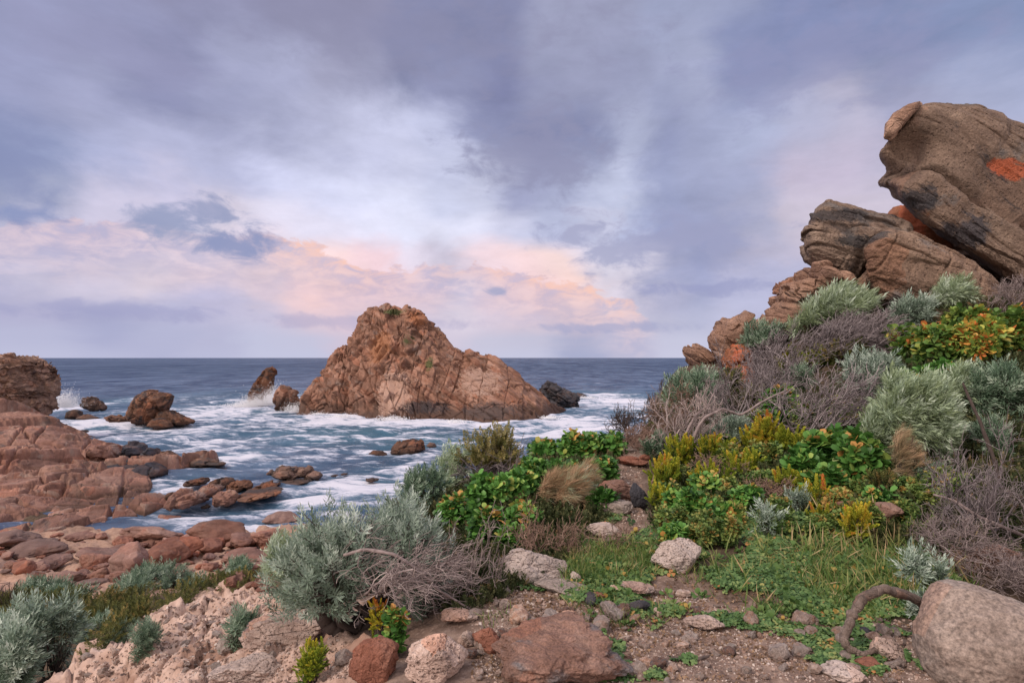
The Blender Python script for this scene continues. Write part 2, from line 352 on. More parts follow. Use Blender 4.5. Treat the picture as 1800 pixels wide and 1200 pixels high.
def pol(x, y): return np.arctan2(x, y)*1.6, np.log(np.hypot(x, y))
PA, PL = pol(XY[:, 0], XY[:, 1])
def _k(r2): return .5*r2*np.log(r2+1e-12)
n = len(PA); A = np.zeros((n+3, n+3))
A[:n, :n] = _k((PA[:, None]-PA)**2+(PL[:, None]-PL)**2)+np.eye(n)*1e-3
A[:n, n:] = np.stack([np.ones(n), PA, PL], 1); A[n:, :n] = A[:n, n:].T
CO = np.linalg.solve(A, np.concatenate([ZV, np.zeros(3)]))
GA, GL = 1000, 620
ga = np.radians(np.linspace(-78, 78, GA)); gl_ = np.linspace(math.log(1.0), math.log(76), GL)
AA, LL = np.meshgrid(ga*1.6, gl_, indexing='ij'); a1, l1 = AA.ravel(), LL.ravel()
zt = np.full(len(a1), CO[n])+CO[n+1]*a1+CO[n+2]*l1
wm = np.zeros((len(a1), 5)); ws = np.zeros(len(a1))
for i in range(n):
    d2 = (a1-PA[i])**2+(l1-PL[i])**2
    zt += CO[i]*_k(d2)
    w = 1/(d2+.0015)**2; wm[:, MT[i]] += w; ws += w
wm /= ws[:, None]
rr = np.exp(l1); gx, gy = rr*np.sin(a1/1.6), rr*np.cos(a1/1.6)
P3 = np.stack([gx, gy, zt], 1)
zbase = zt.copy()
lime, soil, veg, sand, beach = wm.T
brk = fbm(P3*1.3, 4, 3)                                # ragged borders between the ground types
lime = sstep(.35, .6, lime+brk*.22)
rel = np.clip(rr*.012, .02, .35)
zt = zt+fbm(P3*np.array([1, 1, 0])*.9, 5, 11)*rel*1.6
w1, w2, hid, vec = worley(np.stack([gx*2.2+gy, gy*1.8-gx*.8, zbase*2.0], 1)+fbm(P3*1.5, 3, 31)[:, None]*.35, 5)
lump = ((_u(hid)-.5)*.10+vec[:, 0]*.05)*sstep(0, .06, w2-w1)-.07*sstep(.07, 0, w2-w1)+fbm(P3*6, 5, 8, .65)*.07+fbm(P3*1.2, 5, 9, ridge=True)*.12+.06*np.floor(fbm(P3*1.1, 3, 33)*5)/5
zt = zt+lime*lump*np.clip(rr/5, .4, 1.2)
zt = zt+(1-lime)*fbm(P3*7, 3, 21, .55)*.018*np.clip(rr/3, .6, 3)
ZG = zt.reshape(GA, GL)
V = np.stack([gx, gy, zt], 1)
ii = np.arange(GA*GL).reshape(GA, GL)
Q = np.stack([ii[:-1, :-1].ravel(), ii[1:, :-1].ravel(), ii[1:, 1:].ravel(), ii[:-1, 1:].ravel()], 1)[:, ::-1]
m, t, out = material('ground')
pos = t.new('ShaderNodeTexCoord').outputs['Object']
g = t.new('ShaderNodeAttribute', attribute_name='ground'); gr, gg, gb = t.sep(g.outputs['Color'])
nb, nm, ns = t.noise(pos, .8, 6, .6), t.noise(pos, 4.5, 7, .65), t.noise(pos, 34, 5, .7)
dirt = t.ramp(nm, [(.3, (.10, .066, .052)), (.5, (.20, .136, .108)), (.72, (.37, .27, .22))])
dirt = t.mix(t.ss(ns, .52, .7), dirt, (.34, .25, .21))
limec = t.ramp(nm, [(.25, (.33, .225, .18)), (.5, (.50, .35, .285)), (.75, (.62, .475, .405))])
limec = t.mix(t.m('MULTIPLY', t.ss(nb, .52, .62), .75), limec, (.27, .15, .105))
limec = t.mix(t.m('MULTIPLY', t.ss(t.noise(pos, 1.1, 7, .65, 1.0), .60, .68), .6), limec, (.17, .14, .145))
vegc = t.ramp(nm, [(.3, (.045, .032, .024)), (.55, (.095, .066, .045)), (.75, (.15, .115, .08))])
sandc = t.ramp(nm, [(.3, (.34, .20, .145)), (.7, (.52, .34, .25))])
c = t.mix(gg, dirt, vegc); c = t.mix(gb, c, sandc); c = t.mix(gr, c, limec)
bh = t.m('ADD', t.m('MULTIPLY', nm, 1.0), t.m('ADD', t.m('MULTIPLY', ns, .25), t.m('MULTIPLY', t.voro(pos, 26), .25)))
finish(t, out, c, .9, bh, .7, .04, .15)
tag(mk('ground', V, [Q], m, attrs={'ground': np.stack([lime, np.clip(veg*1.3-.1, 0, 1), np.clip(sand*1.5+beach*.75, 0, 1)], 1)}), kind='structure')
def gz(x, y):
    x = np.asarray(x, float); y = np.asarray(y, float)
    ia = np.clip((np.arctan2(x, y)-ga[0])/(ga[1]-ga[0]), 0, GA-1.001); il = np.clip((np.log(np.hypot(x, y)+1e-6)-gl_[0])/(gl_[1]-gl_[0]), 0, GL-1.001)
    i0 = ia.astype(int); j0 = il.astype(int); fa = ia-i0; fl = il-j0
    return (ZG[i0, j0]*(1-fa)+ZG[i0+1, j0]*fa)*(1-fl)+(ZG[i0, j0+1]*(1-fa)+ZG[i0+1, j0+1]*fa)*fl
RL = np.exp(gl_)
def hit(px, py, rmin=0, default=None):
    """where the sight line through a photo pixel first meets the ground"""
    u, v = (px-900)/F, (HY-py)/F; a = math.atan(u)
    r = RL[RL > max(rmin, 1.2)]; zs = gz(r*math.sin(a), r*math.cos(a)); zr = CZ+v*r*math.cos(a)
    k = np.nonzero(zs >= zr)[0]
    if not len(k): return None if default is None else W(px, py, default)
    k = k[0]; r0 = r[k]
    if k:
        f0 = zr[k-1]-zs[k-1]; f1 = zr[k]-zs[k]; r0 = r[k-1]+(r[k]-r[k-1])*f0/(f0-f1+1e-9)
    return np.array([r0*math.sin(a), r0*math.cos(a), float(gz(r0*math.sin(a), r0*math.cos(a)))])

# ------------------------------------------------------------------ the sea
FO = [  # foam patches: px, py, half width, half height (photo px), strength
 (520, 706, 110, 14, .8), (400, 722, 130, 20, .75), (210, 742, 110, 20, .8), (130, 715, 45, 16, .9), (140, 760, 60, 14, .7), (330, 700, 90, 10, .4),
 (600, 738, 80, 10, .95), (720, 744, 100, 7, .95), (800, 746, 70, 5, .9), (560, 725, 60, 8, .8), (850, 750, 60, 7, .7), (1010, 745, 70, 18, .85), (1100, 708, 110, 12, .85), (1080, 760, 90, 26, .6), (1060, 695, 60, 5, .8), (960, 760, 70, 14, .8), (1150, 740, 60, 20, .4),
 (640, 855, 80, 20, .95), (560, 880, 100, 16, .7), (690, 830, 70, 16, .5), (425, 803, 40, 6, .95), (390, 775, 110, 9, .45), (340, 790, 60, 12, .5), (560, 770, 80, 6, .35), (660, 770, 50, 4, .7), (740, 760, 60, 6, .45), (400, 905, 110, 14, .5), (330, 915, 60, 10, .65), (440, 935, 60, 8, .8), (330, 850, 60, 10, .6), (500, 800, 120, 25, .25), (430, 868, 60, 4, .7), (720, 800, 60, 8, .6), (660, 797, 30, 5, .7),
 (300, 755, 120, 12, .55), (480, 745, 120, 12, .45), (250, 770, 80, 10, .4), (820, 775, 60, 6, .5), (600, 710, 20, 15, .6)]
NA, NL = 760, 620
oa = np.radians(np.linspace(-62, 62, NA))
ol = np.concatenate([np.linspace(math.log(26), math.log(330), 500), np.linspace(math.log(330), math.log(17000), NL-499)[1:]])
OA, OL = np.meshgrid(oa, ol, indexing='ij'); orr = np.exp(OL.ravel()); oaf = OA.ravel()
ox, oy = orr*np.sin(oaf), orr*np.cos(oaf)
oz = np.zeros(len(ox)); crest = np.zeros(len(ox))
wr = np.random.default_rng(5); sp = np.maximum(orr*.0052, orr*(oa[1]-oa[0])); sp[orr > 330] = orr[orr > 330]*.034
for k in range(46):
    lam = .9*(26/.9)**(k/45); th = math.radians(-90+18+wr.normal()*34); kk = 2*PI/lam
    amp = lam*(.0085 if lam < 6 else .0055)*np.clip(lam/(3.2*sp)-1, 0, 1)
    ph = kk*(ox*math.cos(th)+oy*math.sin(th))+wr.uniform(0, 6.28)
    oz += amp*np.cos(ph); crest += amp/lam*np.cos(ph)
pot = np.zeros(len(ox))
ppx = 900+F*ox/oy; ppy = HY+F*CZ/oy
for px, py, rx, ry, s in FO:
    Y = F*CZ/(py-HY); X = (px-900)/F*Y; RX = rx/F*Y; RY = Y*ry/(py-HY)
    pot = np.maximum(pot, s*np.exp(-(((ox-X)/RX)**2+((oy-Y)/RY)**2)*.8))
O3 = np.stack([ox, oy, 0*ox], 1); near = orr < 420
lace = np.zeros(len(ox)); q = O3[near]
wv = np.stack([fbm(q*.12, 3, 60), fbm(q*.12, 3, 61), 0*q[:, 0]], 1)*3.2
lace[near] = fbm((q+wv)*np.array([.22, .5, 1]), 5, 62, .6)
m, t, out = material('sea_water')
pos = t.new('ShaderNodeTexCoord').outputs['Object']
fo = t.attr('foam'); cr = t.attr('crest'); aer = t.attr('aerated')
px_, py_, pz_ = t.sep(pos)
nz = t.noise(t.v('MULTIPLY', pos, (.45, 1.2, 1)), 1.0, 8, .7, .6)
nf = t.noise(t.v('MULTIPLY', pos, (.8, 2.4, 1)), 2.8, 7, .74, 1.0)
far = t.noise(t.v('MULTIPLY', pos, (.05, .12, 1)), 1.0, 8, .7, .3)
far3 = t.mix(t.ss(t.v('LENGTH', pos), 350, 1100), t.noise(t.v('MULTIPLY', pos, (.075, .022, 1)), 1.0, 5, .7, .3), t.noise(t.v('MULTIPLY', pos, (.02, .0028, 1)), 1.0, 5, .75, .3))
fm = t.m('ADD', fo, t.m('MULTIPLY', t.m('SUBTRACT', nz, .5), 1.7)); fm = t.m('ADD', fm, t.m('MULTIPLY', t.m('SUBTRACT', nf, .5), 1.0)); fm = t.m('ADD', fm, t.m('MULTIPLY', cr, 1.0))
foam = t.m('MULTIPLY', t.ss(fm, .34, .98), .95)
wc = t.m('MULTIPLY', t.ss(t.noise(t.v('MULTIPLY', pos, (.02, .06, 1)), 1.0, 9, .72), .61, .66), t.ss(t.v('LENGTH', pos), 100, 220))
foam = t.m('MAXIMUM', foam, t.m('MULTIPLY', wc, .6))
deep = t.mix(aer, t.mix(t.ss(t.m('ADD', t.m('MULTIPLY', far, .35), t.m('MULTIPLY', far3, .65)), .40, .62), (.030, .050, .115), (.125, .175, .285)), (.06, .15, .22))
far2 = t.m('MULTIPLY', t.m('ADD', far, t.m('MULTIPLY', far3, 2.0)), 14.0)
b = t.m('ADD', t.m('MULTIPLY', nz, .75), t.m('ADD', t.m('MULTIPLY', nf, .22), t.m('MULTIPLY', far2, t.ss(t.v('LENGTH', pos), 60, 900))))
bp = t.new('ShaderNodeBump'); bp.inputs['Strength'].default_value = .8; bp.inputs['Distance'].default_value = .5; t.L.new(b, bp.inputs['Height'])
fr_ = t.new('ShaderNodeFresnel'); fr_.inputs[0].default_value = 1.33; t.L.new(bp.outputs[0], fr_.inputs['Normal'])
wd_ = t.new('ShaderNodeBsdfDiffuse'); t.L.new(deep, wd_.inputs[0]); t.L.new(bp.outputs[0], wd_.inputs['Normal'])
wg_ = t.new('ShaderNodeBsdfGlossy'); wg_.inputs['Roughness'].default_value = .16; t.L.new(bp.outputs[0], wg_.inputs['Normal'])
w_ = t.new('ShaderNodeMixShader'); t.L.new(t.m('MULTIPLY', fr_.outputs[0], t.m('MULTIPLY_ADD', t.ss(t.v('LENGTH', pos), 60, 400), -.32, .72)), w_.inputs[0]); t.L.new(wd_.outputs[0], w_.inputs[1]); t.L.new(wg_.outputs[0], w_.inputs[2])
f_ = t.new('ShaderNodeBsdfPrincipled'); t.L.new(t.mix(t.ss(fm, .5, 1.1), (.42, .47, .60), (.68, .68, .77)), f_.inputs['Base Color']); f_.inputs['Roughness'].default_value = .9
b2_ = t.new('ShaderNodeBump'); b2_.inputs['Strength'].default_value = .5; b2_.inputs['Distance'].default_value = .3; t.L.new(nf, b2_.inputs['Height']); t.L.new(b2_.outputs[0], f_.inputs['Normal'])
mx = t.new('ShaderNodeMixShader'); t.L.new(foam, mx.inputs[0]); t.L.new(w_.outputs[0], mx.inputs[1]); t.L.new(f_.outputs[0], mx.inputs[2]); t.L.new(mx.outputs[0], out.inputs[0])
aerv = np.zeros(len(ox))
for px, py, rx, ry, s in FO+[(620, 760, 150, 12, .9), (1120, 770, 80, 15, 1.0), (1130, 722, 60, 10, 1.0), (350, 760, 150, 15, .6), (760, 775, 120, 12, .9)]:
    Y = F*CZ/(py-HY); X = (px-900)/F*Y; RX = rx/F*Y*1.5; RY = Y*ry/(py-HY)*1.8
    aerv = np.maximum(aerv, min(s, .9)*np.exp(-(((ox-X)/RX)**2+((oy-Y)/RY)**2)))
inn = np.exp(-np.maximum(orr-130, 0)/70)
potf = np.clip(pot+lace*.36*(pot > .02)+(.30+lace*.5)*inn, 0, 1.2)
oz = oz+.12*sstep(.5, 1.0, potf)
OV = np.stack([ox, oy, oz], 1); ii = np.arange(NA*NL).reshape(NA, NL)
OQ = np.stack([ii[:-1, :-1].ravel(), ii[:-1, 1:].ravel(), ii[1:, 1:].ravel(), ii[1:, :-1].ravel()], 1)[:, ::-1]
tag(mk('sea', OV, [OQ], m, attrs={'foam': potf, 'crest': np.clip(crest*3.2-.05, -.3, .6), 'aerated': np.clip(aerv+.06, 0, 1)}), kind='structure')
# ------------------------------------------------------------------ rocks
def cubesphere(n):
    g = np.tan(np.linspace(-PI/4, PI/4, n+1)); A, B = np.meshgrid(g, g, indexing='ij'); A, B = A.ravel(), B.ravel(); o = np.ones_like(A)
    Vs, Fs = [], []
    for k, (d, u, v) in enumerate([((1, 0, 0), (0, 1, 0), (0, 0, 1)), ((-1, 0, 0), (0, 0, 1), (0, 1, 0)), ((0, 1, 0), (0, 0, 1), (1, 0, 0)), ((0, -1, 0), (1, 0, 0), (0, 0, 1)), ((0, 0, 1), (1, 0, 0), (0, 1, 0)), ((0, 0, -1), (0, 1, 0), (1, 0, 0))]):
        Vs.append(np.outer(o, d)+np.outer(A, u)+np.outer(B, v)); i = np.arange((n+1)**2).reshape(n+1, n+1)+k*(n+1)**2
        Fs.append(np.stack([i[:-1, :-1].ravel(), i[1:, :-1].ravel(), i[1:, 1:].ravel(), i[:-1, 1:].ravel()], 1))
    V = np.concatenate(Vs); V /= np.linalg.norm(V, axis=1)[:, None]; Q = np.concatenate(Fs)
    _, idx, inv = np.unique(np.round(V, 5), axis=0, return_index=True, return_inverse=True)
    return V[idx], inv.ravel()[Q]
_cs = {}
def cs(n):
    if n not in _cs: _cs[n] = cubesphere(n)
    return _cs[n]
def normals(V, Q):
    fn = np.cross(V[Q[:, 2]]-V[Q[:, 0]], V[Q[:, 3]]-V[Q[:, 1]]); N = np.zeros_like(V)
    for k in range(4): np.add.at(N, Q[:, k], fn)
    return N/(np.linalg.norm(N, axis=1)[:, None]+1e-12)
def crackdisp(P, size, R=None, aniso=(1, 1, 1), block=.25, tilt=.25, crack=.3, width=.09, warp=.25, seed=0):
    """jointed rock: blocks of their own height and tilt parted by grooves (in units of size)"""
    q = (P if R is None else P@R.T)*np.array(aniso)/size
    q = q+np.stack([fbm(q*1.3, 3, seed+1), fbm(q*1.3, 3, seed+2), fbm(q*1.3, 3, seed+3)], 1)*warp
    f1, f2, hid, vec = worley(q, seed)
    tv = np.stack([_u(hid*np.uint32(7919)), _u(hid*np.uint32(104729)+np.uint32(5)), _u(hid*np.uint32(1299709)+np.uint32(9))], 1)-.5
    e = f2-f1; return size*(((_u(hid)-.5)*block+(vec*tv).sum(1)*tilt*2)*sstep(0, .05, e)-crack*np.clip(1-e/width, 0, 1))
def joints(P, nrm, space, depth=.2, width=.10, warp=.35, step=.15, seed=0, broken=.12):
    """a set of roughly parallel fractures or beds, broken along their length"""
    nrm = np.array(nrm, float); nrm /= np.linalg.norm(nrm); tq = P@nrm/space+warp*fbm(P/(space*2.5), 4, seed+1); c = np.floor(tq); z0 = np.zeros(len(c), np.int32)
    j = lambda k: k+.7*(_u(_h(k.astype(np.int32), z0, z0, seed+5))-.5)
    lo, hi, cid = j(c), j(c+1), c.copy(); m1 = tq < lo; m2 = tq >= hi
    lo, hi, cid = np.where(m1, j(c-1), np.where(m2, hi, lo)), np.where(m1, lo, np.where(m2, j(c+2), hi)), np.where(m1, c-1, np.where(m2, c+1, c))
    e = np.minimum(tq-lo, hi-tq); msk = sstep(-broken, broken, fbm(P/(space*2.2), 3, seed+9))
    return space*((_u(_h(cid.astype(np.int32), z0+3, z0, seed))-.5)*step*sstep(0, .05, e)-depth*np.clip(1-e/width, 0, 1)*msk)
def rough(P, amp, scale, o=5, seed=0, ridge=False): return amp*fbm(P/scale, o, seed, .55, ridge)
def inpoly_radius(poly, th):
    c = poly.mean(0); p = poly-c; q = np.roll(p, -1, 0); R = np.zeros(len(th)); d = np.stack([np.cos(th), np.sin(th)], 1)
    for a, b in zip(p, q):
        e = b-a; den = d[:, 0]*e[1]-d[:, 1]*e[0]; den = np.where(abs(den) < 1e-9, 1e-9, den)
        tt = (a[0]*e[1]-a[1]*e[0])/den; s = (a[0]*d[:, 1]-a[1]*d[:, 0])/den
        ok = (s >= -1e-6) & (s <= 1+1e-6) & (tt > 0); R = np.where(ok, np.maximum(R, tt), R)
    return c, R
def outline_shape(pts, Y, depth, n=90, p=.75, q=1.0, skew=0, front=None, axis=(0, 0)):
    """a solid boulder whose outline seen from the path is pts: star shaped, with real depth; skew leans it in depth with height"""
    poly = np.array([[(x-900)/F*Y, CZ+(HY-y)/F*Y] for x, y in pts]); D, Q = cs(n)
    th = np.arctan2(D[:, 2], D[:, 0]); ths = np.linspace(-PI, PI, 721); c, R = inpoly_radius(poly, ths)
    ker = np.hanning(7); ker /= ker.sum(); Rs = np.convolve(np.concatenate([R[-4:-1], R, R[1:4]]), ker, 'valid'); r = np.interp(th, ths, Rs)
    s = np.hypot(D[:, 0], D[:, 2])**(p if front is None else np.where(D[:, 1] > 0, .95, p)); depth = depth if front is None else np.where(D[:, 1] > 0, depth, front)
    V = np.stack([c[0]+np.cos(th)*s*r, Y+np.sign(D[:, 1])*np.abs(D[:, 1])**q*depth, c[1]+np.sin(th)*s*r], 1)
    V[:, 1] += skew*(V[:, 2]-c[1]); V[:, 0] += axis[0]*(V[:, 1]-Y); V[:, 2] += axis[1]*(V[:, 1]-Y)      # the boulder's long axis
    return V, Q
def thing(name, label, cat, V, Q, mat, group=None, smooth=True):
    c = np.array([(V[:, 0].min()+V[:, 0].max())/2, (V[:, 1].min()+V[:, 1].max())/2, V[:, 2].min()])
    return tag(mk(name, V, [Q], mat, loc=c, smooth=smooth), label, cat, group)

M_isl = rock_mat('island_granite', [(0.1772, 0.0864, 0.0574), (0.3101, 0.1625, 0.1105), (0.4242, 0.2487, 0.1821)], .5, dark=(0.0815, 0.0462, 0.0344), dark_th=.59, lichen=(0.3154, 0.1114, 0.0448), lich_th=.64, grey=(0.2499, 0.1715, 0.1401), grey_th=.58, bdist=.25, bstr=.7, wet=(1.2, 2.6, (.085, .05, .038, 1)), streak=((0, 36, 0), (.45, 1, 1.9)), speck=.08, blk=.36, crk=0.25, spots=[(W(735, 716, 119), 6.5, 1.3, (.05, .042, .045, 1)), (W(860, 722, 116), 6, 1.5, (.09, .065, .06, 1)), (W(668, 610, 130), 2.6, 4.2, (.34, .15, .075, 1)), (W(735, 560, 138), 2.2, 2.0, (.36, .15, .075, 1)), (W(692, 548, 138), 2.6, .8, (.06, .085, .025, 1)), (W(722, 600, 134), 1.3, 1.6, (.055, .075, .025, 1)), (W(755, 640, 128), .9, 1.8, (.06, .085, .025, 1)), (W(690, 690, 121), 3.5, 5, (.48, .31, .24, 1)), (W(840, 670, 123), 5, 3.0, (.40, .26, .205, 1))])
M_shelf = rock_mat('shelf_granite', [(0.1996, 0.0973, 0.0726), (0.3133, 0.1686, 0.1263), (0.4091, 0.2504, 0.1951)], .8, dark=(0.1075, 0.0781, 0.0687), dark_th=.585, grey=(0.3060, 0.2120, 0.1708), grey_th=.56, bdist=.1, bstr=.7, wet=(.1, .35, (.10, .055, .04, 1)), speck=.08, blk=.30, crk=.35, streak=((0, 0, 35), (1, .5, .7)))
M_stack = rock_mat('stack_granite', [(0.2656, 0.1591, 0.1123), (0.4182, 0.2548, 0.1810), (0.5290, 0.3516, 0.2592)], .7, dark=(0.1112, 0.0702, 0.0600), dark_th=.62, lichen=(0.4895, 0.2030, 0.1007), lich_th=.66, bdist=.2, bstr=.7, streak=((0, 18, 0), (.7, 1, 1.9)))
M_sea = rock_mat('sea_rock', [(0.1253, 0.0728, 0.0543), (0.2085, 0.1116, 0.0752), (0.2836, 0.1544, 0.1060)], .9, dark=(0.0465, 0.0384, 0.0384), dark_th=.5, bdist=.15, bstr=.6, wet=(.3, .7, (.06, .04, .035, 1)), vary=.5)
M_black = rock_mat('black_rock', [(.045, .045, .055), (.075, .072, .085), (.16, .10, .085)], .9, bdist=.12, bstr=.6, vary=.3, blk=0.3, crk=0.4)
M_head = rock_mat('headland_granite', [(0.1504, 0.0968, 0.0704), (0.2642, 0.1776, 0.1306), (0.3823, 0.2694, 0.1989)], 1.0, dark=(0.0451, 0.0404, 0.0451), dark_th=.60, lichen=(0.3680, 0.1329, 0.0482), lich_th=.63, grey=(0.1808, 0.1573, 0.1479), grey_th=.56, bdist=.10, bstr=.9, streak=((0, 36, 0), (.7, 1, 1.35)), vary=.2, blk=.15, crk=.10, pits=.35, speck=.2, spots=[(W(1768, 289, 15.3), .36, .16, (.50, .10, .03, 1)), (W(1792, 300, 15.3), .34, .22, (.48, .10, .03, 1)), (W(1605, 352, 15.4), .6, .3, (.045, .045, .055, 1)), (W(1705, 405, 15.3), .6, .4, (.06, .06, .075, 1)), (W(1480, 378, 15.5), .9, .2, (.05, .045, .05, 1)), (W(1500, 425, 15.5), .5, .2, (.045, .045, .05, 1)), (W(1575, 262, 15.4), .3, .35, (.07, .06, .06, 1))])
M_orange = rock_mat('lichen_granite', [(0.2673, 0.1084, 0.0578), (0.3765, 0.1453, 0.0731), (0.3366, 0.1921, 0.1343)], 1.2, dark=(0.1288, 0.0782, 0.0565), dark_th=.62, lichen=(0.4660, 0.1264, 0.0578), lich_th=.52, bdist=.06, blk=0.25, crk=0.3)
M_beach = rock_mat('beach_granite', [(0.1834, 0.0871, 0.0649), (0.2755, 0.1422, 0.1088), (0.3453, 0.2045, 0.1600)], 1.6, dark=(0.0772, 0.0549, 0.0512), dark_th=.68, grey=(0.2622, 0.1955, 0.1585), grey_th=.64, bdist=.05, vary=.6, blk=0.15, crk=0.25)
M_lime = rock_mat('limestone', [(0.3857, 0.2859, 0.2470), (0.5565, 0.4345, 0.3790), (0.6837, 0.5727, 0.5172)], 5, dark=(0.1707, 0.1374, 0.1485), dark_th=.62, grey=(0.4053, 0.3498, 0.3387), grey_th=.65, bdist=.02, bstr=.9, vary=.3, pits=.9, blk=0.12, crk=0.12)
M_stone = rock_mat('path_stone', [(0.3387, 0.1983, 0.1456), (0.5321, 0.3800, 0.3098), (0.7159, 0.5872, 0.5170)], 6, dark=(0.1547, 0.1313, 0.1430), dark_th=.7, lichen=(0.5954, 0.2678, 0.1508), lich_th=.66, bdist=.012, bstr=.8, vary=.7, blk=0.2, crk=0.1)
M_granite = rock_mat('pink_granite', [(.27, .215, .185), (.37, .30, .26), (.45, .375, .335)], 2.2, grey=(.27, .23, .22), grey_th=.62, dark=(.11, .10, .10), dark_th=.74, bdist=.012, bstr=.8, speck=.3, blk=0.08, crk=0)
M_rust = rock_mat('rusty_granite', [(0.2209, 0.1228, 0.0919), (0.3127, 0.1836, 0.1416), (0.3436, 0.2483, 0.2090)], 3.5, grey=(0.1728, 0.1616, 0.1672), grey_th=.49, dark=(0.0715, 0.0715, 0.0771), dark_th=.62, lichen=(0.3926, 0.1906, 0.1121), lich_th=.72, bdist=.025, bstr=.9, speck=.25, blk=0.2, crk=0.0)
M_redst = rock_mat('red_sandstone', [(0.2222, 0.0862, 0.0556), (0.3122, 0.1320, 0.0878), (0.3752, 0.1916, 0.1372)], 5, bdist=.02, bstr=.9, speck=.2, blk=0.15, crk=0.0)

# ---- the island: ridge traced against the sky, real slopes to the water in front and behind
RID = np.array([(513, 735), (522, 722), (532, 700), (548, 672), (570, 648), (584, 624), (594, 609), (610, 613), (617, 604), (622, 585), (634, 558), (648, 543), (664, 539), (680, 533), (692, 540), (706, 545), (716, 536), (727, 540), (745, 553), (765, 573), (785, 592), (803, 612), (812, 619), (826, 614), (838, 619), (850, 624), (862, 624), (876, 630), (893, 646), (912, 660), (932, 673), (952, 690), (966, 706), (985, 716), (1003, 722)], float)
FRO = np.array([(505, 731), (560, 731), (620, 733), (680, 738), (740, 737), (800, 740), (850, 743), (900, 743), (940, 741), (965, 733), (985, 724), (1006, 719)], float)
NU, NV = 640, 400
uu = np.linspace(510, 1004, NU); ridp = np.interp(uu, RID[:, 0], RID[:, 1]); frp = np.interp(uu, FRO[:, 0], FRO[:, 1]); Yf = F*CZ/(frp-HY)
Yr = np.maximum(Yf+.8, 122+np.interp(uu, [510, 560, 650, 760, 850, 960, 1004], [13, 15, 19, 18, 15, 10, 18])); zr = CZ+(HY-ridp)/F*Yr
tv = np.concatenate([np.linspace(0, 1, 300), np.linspace(1, 2, NV-299)[1:]])
U, T = np.meshgrid(np.arange(NU), tv, indexing='ij')
fr = np.clip(T, 0, 1); bk = np.clip(T-1, 0, 1)
Zs = np.where(T <= 1, -1.5+(zr[U]+1.5)*fr, zr[U]-(zr[U]+2)*bk**1.3); Ys = np.where(T <= 1, Yf[U]+(Yr[U]-Yf[U])*fr**1.35, Yr[U]+bk*(14+zr[U]*.5))
Xs = (uu[U]-900)/F*np.where(T <= 1, Ys, Yr[U]+(Ys-Yr[U])*.4)
V = np.stack([Xs.ravel(), Ys.ravel(), Zs.ravel()], 1); ii = np.arange(NU*NV).reshape(NU, NV)
Q = np.stack([ii[:-1, :-1].ravel(), ii[1:, :-1].ravel(), ii[1:, 1:].ravel(), ii[:-1, 1:].ravel()], 1)
Nn = normals(V, Q)
wR = sstep(-24, -12, V[:, 0])                          # joints stand upright on the left, dip to the right on the right
taper = np.clip((V[:, 2]+3)/5, .3, 1)*np.clip((zr[U].ravel()+2)/8, .25, 1)
RL_, RR_ = rot('y', 8), rot('y', -38)
d = joints(V, (.95, .25, .28), 3.4, .30, .06, .12, .20, 11, .3)*(1-wR)+joints(V, (.58, .25, .80), 2.6, .34, .07, .08, .30, 12, .35)*wR
d += joints(V, (.9, -.3, .2), 1.5, .34, .12, .12, .22, 13, .25)*(1-wR)+joints(V, (.60, .2, .78), 1.0, .40, .14, .08, .32, 14, .25)*wR
d += joints(V, (-.35, .4, .9), 5.5, .14, .035, .12, .12, 18)*(1-.4*wR)+joints(V, (.85, .2, -.45), 4.2, .16, .04, .10, .16, 19)*wR
d += crackdisp(V, 5.0, RL_, (1.1, 1, .5), .10, .28, .05, .025, .04, 16)*(1-wR)+crackdisp(V, 4.5, RR_, (.4, 1, 1.2), .09, .28, .05, .025, .04, 15)*wR+crackdisp(V, 2.0, RL_, (1, 1, .6), .18, .6, .05, .05, .05, 20)*(1-.6*wR)+rough(V, .07, .8, 5, 17)
ridge_keep = 1-.5*np.exp(-((T.ravel()-1)/.035)**2)
V = V+Nn*(d*taper*ridge_keep)[:, None]
thing('island_rock', 'tall jagged pink granite island rising like a sugarloaf from the sea', 'island', V, Q, M_isl)

# ---- traced boulders and stacks
def traced(name, label, cat, pts, Y, depth, mat, n=90, p=.75, q=1., skew=0, front=None, axis=(0, 0), cr=(), ro=(.06, .5), R=None, group=None, seed=0, post=None, jn=()):
    V, Q = outline_shape(pts, Y, depth, n, p, q, skew, front, axis); N = normals(V, Q); d = 0
    for size, an, bl, ti, ck, wd_ in cr: d = d+crackdisp(V, size, R, an, bl, ti, ck, wd_, .3, seed+int(size*10))
    d = d+rough(V, ro[0], ro[1], 5, seed+3)+rough((V if R is None else V@R.T)*np.array([.35, 1, 2.2]), ro[0]*1.1, ro[1]*1.2, 5, seed+4, True)
    V = V+N*np.asarray(d)[:, None]
    if post: V = post(V)
    if jn: 
        N = normals(V, Q); V = V+N*sum(joints(V, *a[:6], seed=seed+7*i) for i, a in enumerate(jn))[:, None]
    pp = np.array(pts, float)
    for _ in range(4):                                   # keep the boulder to its traced size and place
        X, Z = 900+F*V[:, 0]/V[:, 1], HY-F*(V[:, 2]-CZ)/V[:, 1]; c = np.array([V[:, 0].mean(), 0, V[:, 2].mean()]); k = np.array([np.ptp(pp[:, 0])/np.ptp(X), 1, np.ptp(pp[:, 1])/np.ptp(Z)]); V = c*(1-k)+V*k
        X, Z = 900+F*V[:, 0]/V[:, 1], HY-F*(V[:, 2]-CZ)/V[:, 1]; V = V+np.array([(pp[:, 0].min()+pp[:, 0].max()-X.min()-X.max())/2, 0, -(pp[:, 1].min()+pp[:, 1].max()-Z.min()-Z.max())/2])*Y/F
    return thing(name, label, cat, V, Q, mat, group)
RD = rot('y', -32)
